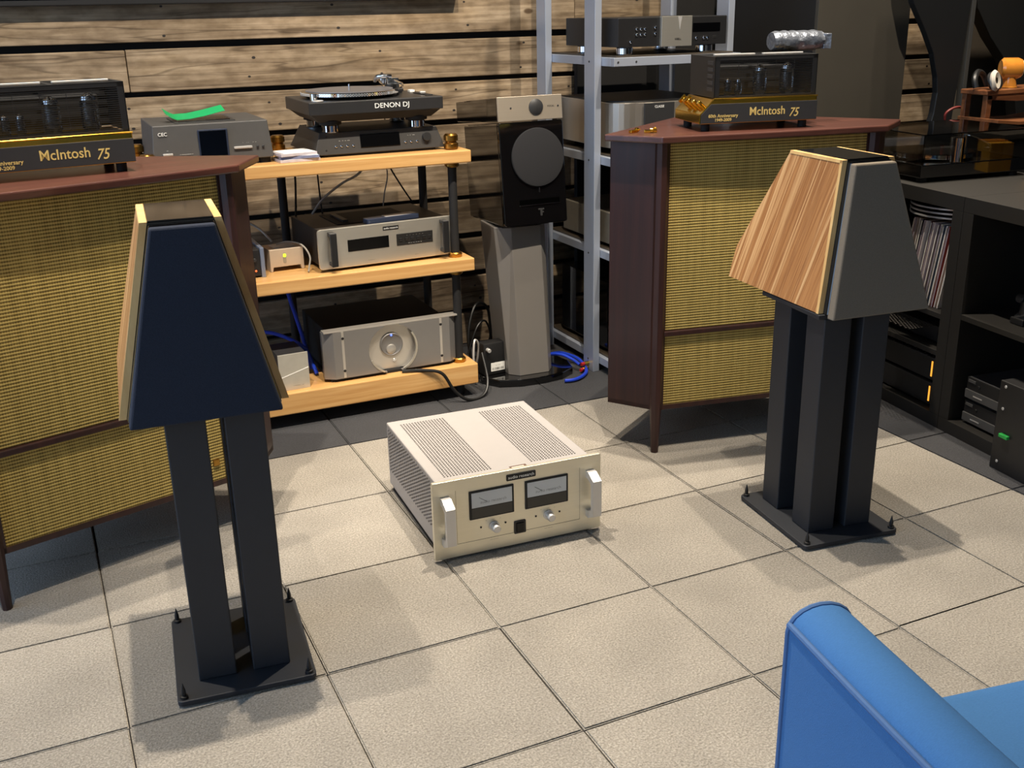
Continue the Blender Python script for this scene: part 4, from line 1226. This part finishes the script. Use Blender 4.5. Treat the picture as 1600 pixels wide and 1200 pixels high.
for nm, a_, b_, zt in (('tall black absorber panel on the wall right of the aluminium rack', 2.20, 2.43, 2.2), ('black sheet added as shade on the wall behind the silver amplifier', 1.74, 2.195, 1.17)):
    t = thing('black_panel_or_shade', nm, 'panel', ((a_ + b_) / 2, YW - 0.045, 0.0))  # shorter sheet added as shade from the shelf above, over the planks
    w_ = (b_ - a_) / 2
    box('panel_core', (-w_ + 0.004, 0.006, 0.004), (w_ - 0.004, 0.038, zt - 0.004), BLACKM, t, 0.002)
    box('panel_face', (-w_, 0.0, 0.0), (w_, 0.006, zt), mat('panel_shade_black', (16, 15, 14), 0.95), t, 0.001)

# ================================================================== dark panel column and curved black panels
pil = thing('tall_cabinet', 'tall dark brown panelled column standing behind the right tube amplifier', 'column', (2.40, 1.40, 0.0))
box('front_board', (0.0, 0.0, 0.0), (0.457, 0.018, 2.3), DARKPANEL, pil, 0.001)
box('side_board', (0.0, 0.0185, 0.0), (0.018, 0.60, 2.3), mat('black_side_board', (22, 20, 18), 0.7), pil, 0.001)
box('side_board', (0.439, 0.0185, 0.0), (0.457, 0.60, 2.3), mat('black_side_board', (22, 20, 18), 0.7), pil, 0.001)
box('back_board', (0.0185, 0.58, 0.0), (0.4385, 0.60, 2.3), BLACKM, pil, 0.001)
box('cap_board', (0.0, 0.0, 2.3005), (0.457, 0.60, 2.32), DARKPANEL, pil, 0.001)

def px_panel(name, label, y, poly, depth, m):
    cx = sum(p[0] for p in poly) / len(poly)
    t = thing(name, label, 'speaker', (cx, y, 0.0), 0)
    prism('curved_body', [(x - cx, z) for x, z in poly], 0.0, depth, 'y', m, t, 0.003)
    return t
CURVE = mat('satin_black_curve', (24, 25, 26), 0.45)
poly1 = [(2.70, 1.75), (2.72, 1.50), (2.775, 1.361), (2.855, 1.25), (2.905, 1.17), (2.937, 1.08), (2.947, 1.02), (2.940, 0.94), (2.90, 0.78), (2.90, 0.5), (2.90, 0.0), (3.05, 0.0), (3.04, 0.90), (3.075, 1.36), (3.10, 1.75)]
c1 = px_panel('curved_speaker', 'black curved panel narrowing downwards, right of the tall dark column', 1.30, poly1, 0.03, CURVE)
box('edge_band', (0.165, 0.0, 0.95), (0.185, 0.03, 1.75), mat('edge_grey', (60, 60, 58), 0.5), c1, 0.001)
poly2 = [(3.26, 1.75), (3.40, 1.55), (3.46, 1.33), (3.555, 1.21), (3.66, 1.11), (3.74, 1.0), (3.78, 0.86), (3.80, 0.5), (3.80, 0.0), (4.3, 0.0), (4.3, 1.75)]
px_panel('curved_speaker', 'large black curved panel at the top right edge of the photo', 1.62, poly2, 0.06, mat('satin_black_curve_far', (16, 17, 17), 0.6))
bd2 = thing('backing_board', 'plain grey-brown board showing between the two black curved panels', 'board', (3.95, 1.86, 0.0))
box('board', (-0.37, 0.0, 0.0), (0.45, 0.03, 1.45), mat('taupe_board', (104, 94, 80), 0.8), bd2, 0.002)
box('board_base', (-0.37, -0.02, 0.0), (0.45, 0.0, 0.08), mat('taupe_board', (104, 94, 80), 0.8), bd2, 0.002)

# ================================================================== black shelving along the right side
UR = -6.4
def unit_frame(lx, ly):
    """local: x = depth (into the unit), y = along the front (towards the back wall)"""
    c, s = math.cos(R(UR)), math.sin(R(UR))
    return (2.247 + c * lx - s * ly, 0.460 + s * lx + c * ly)
un1 = thing('shelf_unit', 'black cube shelving unit holding the record sleeves', 'shelves', unit_frame(0, 0) + (0.0,), UR, 'black cube shelving units')
un2 = thing('shelf_unit', 'black cube shelving unit at the right edge holding two stacked grey components', 'shelves', unit_frame(0, 0) + (0.0,), UR, 'black cube shelving units')
D = 0.52
def unit(t, y0, y1, shelves):
    box('top_board', (0.0, y0, 0.737), (D, y1, 0.785), SHELFBLK, t, 0.001)
    box('bottom_board', (0.0, y0, 0.0), (D, y1, 0.045), SHELFBLK, t, 0.001)
    box('end_board', (0.0, y0, 0.0455), (D, y0 + 0.046, 0.7365), SHELFBLK, t, 0.001)
    box('end_board', (0.0, y1 - 0.046, 0.0455), (D, y1, 0.7365), SHELFBLK, t, 0.001)
    box('back_board', (D - 0.012, y0 + 0.0465, 0.0455), (D, y1 - 0.0465, 0.7365), mat('shelf_back', (26, 23, 18), 0.8), t, 0)
    for z in shelves:
        box('shelf', (0.0, y0 + 0.0465, z), (D - 0.0125, y1 - 0.0465, z + 0.018), SHELFBLK, t, 0.001)
unit(un1, 0.001, 0.66, (0.372, 0.245))
unit(un2, -0.76, -0.001, (0.395,))

# ---- record sleeves leaning in the upper cell
SLEEVES = [(212, 204, 196), (196, 176, 166), (150, 60, 54), (222, 220, 214), (70, 84, 104), (232, 226, 208), (120, 110, 120), (206, 196, 204), (226, 212, 196), (88, 40, 44), (216, 214, 220), (200, 178, 182), (52, 58, 70), (224, 220, 210), (176, 160, 150), (210, 190, 196), (98, 108, 98), (228, 222, 214)]
NAMES = ['pale', 'tan', 'dull red', 'white', 'slate blue', 'cream', 'mauve', 'lilac white', 'buff', 'maroon', 'cool white', 'pink', 'near-black', 'ivory', 'brown', 'pinkish']
ORD = ['rightmost', 'second', 'third', 'fourth', 'fifth', 'sixth', 'seventh', 'eighth', 'ninth', 'tenth', 'eleventh', 'twelfth', 'thirteenth', 'fourteenth', 'fifteenth', 'sixteenth']
for k in range(16):
    ly = 0.056 + k * 0.0143
    x, y = unit_frame(0.025 + random.uniform(0, 0.012), ly)
    c = SLEEVES[k]
    where = ('rightmost %s record sleeve of the leaning row in the black shelving' % NAMES[0]) if k == 0 else '%s record sleeve, %s from the right in the leaning row' % (NAMES[k], ORD[k])
    r_ = thing('record_sleeve', where, 'record', (x, y, 0.3912), UR, 'leaning record sleeves')
    m_ = mat('sleeve_%d' % k, c, 0.6, noise=25, amt=0.25)
    a = R(9 + random.uniform(-1, 1))
    th, hh = 0.0045, 0.285
    q = [(0.0, 0.0), (th, 0.0)]
    poly = [(0, 0), (th / math.cos(a), 0), (th / math.cos(a) - hh * math.sin(a), hh * math.cos(a)), (-hh * math.sin(a), hh * math.cos(a))]
    dy = hh * math.sin(a) * 0.9
    prism('sleeve', [(p_[0] + dy, p_[1]) for p_ in poly], 0.0, 0.30, 'x', m_, r_, 0)
    prism('spine', [(p_[0] * 0.98 + dy + 0.0001, p_[1] * 0.98 + 0.001) for p_ in poly], -0.001, 0.0, 'x', mat('sleeve_edge_%d' % (k % 3), [(226, 222, 212), (206, 196, 190), (150, 140, 150)][k % 3], 0.7), r_, 0)
for k in range(3):
    x, y = unit_frame(0.168, 0.212)
    d = thing('platter_disc', ['black disc with silver rim lying directly on the record sleeves', 'black disc with silver rim in the middle of the three discs over the records', 'uppermost black disc with silver rim under the shelving top'][k], 'disc', (x, y, 0.6865 + 0.0145 * k), UR, 'silver-rimmed discs on the records')
    lathe('disc', [(0, 0), (0.154, 0), (0.156, 0.002), (0.156, 0.010), (0, 0.010)], BLACK, d, seg=40)
    lathe('rim', [(0.1555, 0.003), (0.1585, 0.003), (0.1585, 0.008), (0.1555, 0.008)], SATIN, d, seg=40)

# ---- components in the shelving
def comp(name, label, lx, ly, z, w, d, h, m_, group=None, extras=None, cat='amplifier'):
    x, y = unit_frame(lx, ly)
    t = thing(name, label, cat, (x, y, z), UR, group)
    box('case', (0.006, -w / 2, 0.006), (d, w / 2, h), m_, t, 0.002)
    box('face', (0.0, -w / 2, 0.006), (0.006, w / 2, h), BLACK, t, 0.001)
    for yy in (-w / 2 + 0.04, w / 2 - 0.04):
        for xx in (0.04, d - 0.05):
            cyl('foot', 0.014, 0.006, RUBBER, t, (xx, yy, 0), seg=10)
    return t
c = comp('vented_amplifier', 'black component with vented top below the record sleeves', 0.05, 0.325, 0.2635, 0.46, 0.36, 0.060, DGREY)
perforation('vent_holes', c, HOLE, (0.03, -0.20, 0.060), (0, 1, 0), (-1, 0, 0), 30, 12, 0.0135, 0.012, 0.004)
for k, z in enumerate((0.0455, 0.135)):
    c = comp('black_component', ['black component with orange light strip on the lowest shelf', 'black component with orange light strip stacked on another like it'][k], 0.03, 0.300, z, 0.50, 0.36, 0.086, BLACKM, 'black components with orange strips')
    box('light_strip', (-0.002, -0.212, 0.018), (0.001, -0.206, 0.072), ORANGE, c, 0)
    box('silver_line', (-0.001, -0.23, 0.080), (0.001, 0.245, 0.083), DGREY, c, 0)
    if k == 1:
        perforation('vent_holes', c, mat('vent_glint', (130, 126, 120), 0.4), (0.02, -0.22, 0.086), (0, 1, 0), (-1, 0, 0), 20, 2, 0.022, 0.02, 0.004)
CG = mat('grey_component', (62, 62, 64), 0.45)
for k, z in enumerate((0.0455, 0.126)):
    c = comp('grey_component', ['dark grey component at the bottom of the pair in the right shelving', 'dark grey component stacked on its twin in the right shelving'][k], 0.04, -0.235, z, 0.33, 0.36, 0.078, CG, 'stacked dark grey components')
    box('face_lower', (-0.006, -0.165, 0.008), (0.0, 0.165, 0.038), GREY, c, 0.002)
    box('face_lettering_bar', (-0.007, 0.085, 0.020), (-0.0055, 0.125, 0.024), SATIN, c, 0)
    cyl('jack', 0.006, 0.004, INK, c, (0.0, 0.11, 0.056), seg=10, rot=(0, -math.pi / 2, 0))
    box('button', (-0.003, 0.125, 0.062), (0.0, 0.158, 0.072), GREY, c, 0.001)

x, y = unit_frame(-0.06, -0.40)
fb = thing('flight_case', 'black floor case with silver screws and green clip at the right photo edge', 'case', (x, y, 0.0), UR)
box('case', (0.0, -0.18, 0.0), (0.050, 0.085, 0.285), BLACK, fb, 0.003)
for yy, zz in ((0.060, 0.27), (0.055, 0.03), (0.060, 0.20), (-0.15, 0.27)):
    cyl('screw', 0.005, 0.003, SATIN, fb, (0.0, yy, zz), seg=10, rot=(0, -math.pi / 2, 0))
box('green_clip', (-0.010, 0.020, 0.112), (0.002, 0.055, 0.124), mat('green_clip', (40, 160, 70), 0.4), fb, 0.002)

x, y = unit_frame(0.07, -0.215)
ta = thing('spare_tonearm', 'small black tonearm assembly lying on the right shelving shelf', 'tonearm', (x, y, 0.4132), UR)
box('mount', (0.0, -0.02, 0.0), (0.05, 0.035, 0.022), BLACK, ta, 0.004)
cyl('pivot', 0.018, 0.055, BLACK, ta, (0.025, 0.0, 0.020), seg=16)
cyl('counterweight', 0.014, 0.03, DGREY, ta, (0.025, 0.005, 0.078), seg=14, axis='y')
tube('arm', [(0.02, 0.03, 0.02), (0.025, 0.0, 0.05), (0.02, -0.08, 0.075), (0.02, -0.16, 0.095)], 0.006, BLACK, ta, 8)
tube('brace', [(0.012, 0.035, 0.012), (0.012, -0.03, 0.040), (0.012, -0.10, 0.055)], 0.006, DGREY, ta, 8)
x, y = unit_frame(0.05, -0.46)
wp = thing('white_plate', 'white dish standing on edge at the right photo edge inside the shelving', 'dish', (x, y, 0.4132), UR)
lathe('dish', [(0, 0), (0.06, 0.004), (0.085, 0.014), (0.087, 0.018), (0.06, 0.010), (0, 0.006)], WHITE, wp, (0.03, 0, 0.087), rot=(0, R(-80), 0), seg=28)
lathe('dish_foot', [(0.03, 0), (0.035, 0), (0.035, 0.005), (0.03, 0.005)], WHITE, wp, (0.034, 0, 0.087), rot=(0, R(100), 0), seg=20)

# ---- on top of the shelving
x, y = unit_frame(0.045, 0.275)
dt = thing('covered_turntable', 'dark turntable under a clear dust cover on the black shelving', 'turntable', (x, y, 0.785), UR)
for xx in (0.03, 0.41):
    for yy in (0.03, 0.31):
        cyl('foot', 0.018, 0.016, RUBBER, dt, (xx, yy, 0), seg=14)
box('plinth', (0.0, 0.0, 0.016), (0.44, 0.345, 0.060), GLOSS, dt, 0.003)
lathe('platter', [(0, 0), (0.135, 0), (0.14, 0.004), (0.14, 0.018), (0, 0.018)], CHROME, dt, (0.18, 0.175, 0.062), seg=40)
lathe('record', [(0, 0), (0.137, 0), (0.137, 0.003), (0, 0.003)], GLOSS, dt, (0.18, 0.175, 0.0805), seg=40)
cyl('arm_pillar', 0.020, 0.070, CHROME, dt, (0.375, 0.25, 0.060), seg=24, bev=0.003)
cyl('motor_pod', 0.024, 0.085, CHROME, dt, (0.155, 0.022, 0.060), seg=24, bev=0.003)
tube('tonearm', [(0.375, 0.30, 0.118), (0.375, 0.20, 0.116), (0.34, 0.08, 0.105), (0.31, 0.05, 0.098)], 0.004, CHROME, dt, 8)
box('cartridge', (0.302, 0.035, 0.086), (0.318, 0.06, 0.098), BLACK, dt, 0.001)
cv = box('dust_cover', (-0.002, -0.002, 0.158), (0.442, 0.347, 0.162), ACRYL, dt, 0.001)
box('cover_side', (-0.002, -0.002, 0.062), (0.0015, 0.347, 0.1575), ACRYL, dt, 0)
box('cover_side', (0.002, -0.002, 0.062), (0.438, 0.0015, 0.1575), ACRYL, dt, 0)
box('cover_side', (0.4385, -0.002, 0.062), (0.442, 0.347, 0.1575), ACRYL, dt, 0)
box('cover_side', (0.002, 0.3435, 0.062), (0.438, 0.347, 0.1575), ACRYL, dt, 0)
x, y = unit_frame(0.015, 0.34)
bx = thing('dark_box', 'small dark box with rounded lid beside the covered turntable', 'box', (x, y, 0.785), UR)
bpy.data.objects.remove(bx)
x, y = unit_frame(0.42, 0.10)
yb = thing('amber_box', 'bright amber carton beside the covered turntable', 'carton', (x, y, 0.785), UR + 12)
AMB = mat('amber_card', (222, 160, 44), 0.5)
box('carton', (0.0, 0.0, 0.0), (0.085, 0.09, 0.105), AMB, yb, 0.002)
box('carton_flap', (0.0, 0.0, 0.1055), (0.085, 0.05, 0.109), mat('amber_card_dark', (190, 120, 30), 0.5), yb, 0.001)
box('carton_print', (-0.0012, 0.008, 0.03), (0.0, 0.03, 0.07), INK, yb, 0)
x, y = unit_frame(0.19, -0.105)
gtt = thing('grey_turntable', 'corner of a pale grey turntable on the shelving at the right photo edge', 'turntable', (x, y, 0.785), UR - 4)
for xx, yy in ((0.04, -0.04), (0.30, -0.04), (0.04, -0.36), (0.30, -0.36)):
    cyl('foot', 0.02, 0.022, BLACK, gtt, (xx, yy, 0), seg=14)
box('plinth', (0.0, -0.42, 0.022), (0.33, 0.0, 0.055), mat('pale_grey_plinth', (150, 150, 152), 0.4, 0.2), gtt, 0.004)
box('top_plate', (0.012, -0.41, 0.055), (0.32, -0.012, 0.066), BLACK, gtt, 0.002)
lathe('platter', [(0, 0), (0.145, 0), (0.15, 0.004), (0.15, 0.02), (0, 0.02)], SATIN, gtt, (0.165, -0.22, 0.066), seg=40)
cyl('knob', 0.012, 0.014, BRASS, gtt, (0.03, -0.03, 0.066), seg=14)

# ---- dark side cabinet with a teak stand
sc = thing('side_cabinet', 'low black cabinet carrying the teak stand at the right', 'cabinet', (3.28, 0.87, 0.0))
box('body', (-0.42, 0.0, 0.06), (0.50, 0.40, 0.880), mat('cabinet_black', (20, 19, 18), 0.6), sc, 0.003)
box('top_board', (-0.43, -0.01, 0.880), (0.51, 0.41, 0.900), BLACKM, sc, 0.002)
box('plinth', (-0.40, 0.02, 0.0), (0.48, 0.38, 0.06), BLACKM, sc, 0.001)
ws_ = thing('teak_stand', 'teak stand with curved lower tray and flat top board at upper right', 'stand', (3.115, 1.08, 0.900))
prism('top_board', [(-0.215, 0.128), (0.23, 0.128), (0.26, 0.148), (-0.215, 0.146)], -0.07, 0.06, 'y', TEAK, ws_, 0.003)
prism('apron', [(-0.205, 0.127), (-0.205, 0.112), (-0.05, 0.100), (0.08, 0.100), (0.20, 0.112), (0.20, 0.127)], -0.066, -0.052, 'y', TEAK, ws_, 0.001)
for s_ in (-0.195, 0.195):
    for y_ in (-0.066, 0.034):
        box('upright', (s_ - 0.013, y_, 0.035), (s_ + 0.013, y_ + 0.022, 0.1275), TEAK, ws_, 0.002)
tray = [(-0.21, 0.030), (-0.10, 0.018), (0.05, 0.016), (0.16, 0.026), (0.23, 0.012), (0.25, -0.0)]
prism('lower_tray', tray + [(x_, z_ + 0.014) for x_, z_ in tray[::-1]], -0.13, 0.065, 'y', TEAK, ws_, 0.002)
for x_ in (-0.18, 0.17):
    box('foot', (x_ - 0.01, -0.06, 0.0), (x_ + 0.01, 0.05, 0.026), TEAK, ws_, 0.001)
hp = thing('headphones', 'black and white headphones lying on the teak stand', 'headphones', (2.925, 1.06, 1.0485), 20)
tube('headband', [(-0.06, 0, 0.008), (-0.055, 0.01, 0.04), (-0.01, 0.02, 0.062), (0.04, 0.02, 0.05), (0.065, 0.01, 0.01)], 0.011, BLACK, hp, 8)
lathe('ear_cup', [(0, 0), (0.034, 0), (0.038, 0.008), (0.034, 0.022), (0, 0.024)], BLACK, hp, (0.035, -0.02, 0.024), rot=(R(65), R(-25), 0), seg=20)
lathe('ear_pad', [(0.012, 0), (0.034, 0.0), (0.040, 0.008), (0.030, 0.018), (0.012, 0.014)], mat('ear_pad_white', (214, 204, 188), 0.7), hp, (-0.02, -0.045, 0.032), rot=(R(80), R(20), 0), seg=20)
av = thing('amber_vase', 'amber glazed pot with a round side opening on the teak stand', 'pot', (3.062, 1.06, 1.0485))
av.scale = (0.8, 0.8, 0.85)
AMG = mat('amber_glaze', (206, 132, 48), 0.2, noise=18, amt=0.3, coat=0.8)
lathe('pedestal', [(0, 0), (0.040, 0), (0.034, 0.012), (0.030, 0.045), (0, 0.045)], AMG, av, seg=24)
lathe('bowl', [(0.0, -0.046), (0.036, -0.048), (0.047, -0.036), (0.047, 0.028), (0.040, 0.046), (0.028, 0.050), (0.020, 0.044), (0.016, 0.01), (0, 0.008)], AMG, av, (0, 0, 0.082), rot=(0, R(90), R(-30)), seg=28)
lathe('opening_rim', [(0.018, 0.0), (0.034, 0.0), (0.034, 0.003), (0.018, 0.003)], mat('pale_rim', (226, 210, 170), 0.4), av, (0.0425, -0.0245, 0.082), rot=(0, R(90), R(-30)), seg=24)
rw = tag(tube('red_wire', [(2.90, 1.20, 0.905), (2.89, 1.19, 0.95), (2.93, 1.18, 0.972), (2.97, 1.17, 0.96), (2.96, 1.16, 0.905)], 0.005, mat('red_wire', (110, 34, 28), 0.5)), 'dark red wire loop in front of the plank wall behind the covered turntable', 'wire')

# ================================================================== blue armchair in the foreground
ch = thing('armchair', 'bright blue upholstered armchair at the lower right corner', 'armchair', (0.418, -0.992, 0.0), -9.0)
def arm(x0, w):
    n = 10
    prof = [(0.0, 0.10), (0.0, 0.565)]
    for k in range(n + 1):
        a = math.pi - math.pi * k / n
        prof.append((w / 2 + w / 2 * math.cos(a), 0.565 + 0.034 * math.sin(a)))
    prof += [(w, 0.10)]
    bm = bmesh.new()
    rows = []
    for yy, ins in ((0.0, 0.006), (-0.004, 0.002), (-0.012, 0.0), (-0.30, 0.0), (-0.62, 0.0), (-0.75, 0.0)):
        rows.append([bm.verts.new((x0 + (px - w / 2) * (1 - ins * 4) + w / 2, yy, (pz - 0.3) * (1 - ins) + 0.3 + (0.02 * max(0, -yy - 0.3)))) for px, pz in prof])
    for A, B in zip(rows, rows[1:]):
        for i in range(len(prof)):
            bm.faces.new((A[i], A[(i + 1) % len(prof)], B[(i + 1) % len(prof)], B[i]))
    bm.faces.new(rows[0]); bm.faces.new(rows[-1][::-1])
    o = mesh_obj('arm', bm, BLUE, ch, smooth=True)
    pp = [(x0 + (px - w / 2) * 0.985 + w / 2, -0.006, (pz - 0.3) * 0.995 + 0.3) for px, pz in prof]
    tube('piping', pp, 0.0045, BLUEPIPE, o, 8, 1)
    tube('piping', [(x0 + 0.001, -0.006, 0.575), (x0 + 0.0005, -0.3, 0.575), (x0 + 0.0005, -0.74, 0.584)], 0.0045, BLUEPIPE, o, 8, 3)
    return o
arm(0.0, 0.095)
arm(0.625, 0.095)
box('seat_base', (0.096, -0.75, 0.12), (0.624, -0.05, 0.30), BLUE, ch, 0.012)
box('seat_cushion', (0.098, -0.64, 0.301), (0.622, -0.035, 0.445), BLUE, ch, 0.035, seg=4)
prism('backrest', [(-0.62, 0.30), (-0.80, 0.30), (-0.90, 0.80), (-0.86, 0.84), (-0.80, 0.84), (-0.74, 0.80)], 0.02, 0.70, 'x', BLUE, ch, 0.02, smooth=True)
for x_ in (0.05, 0.67):
    for y_ in (-0.05, -0.70):
        lathe('leg', [(0, 0), (0.014, 0), (0.022, 0.12), (0, 0.12)], TEAK, ch, (x_, y_, 0), seg=12)
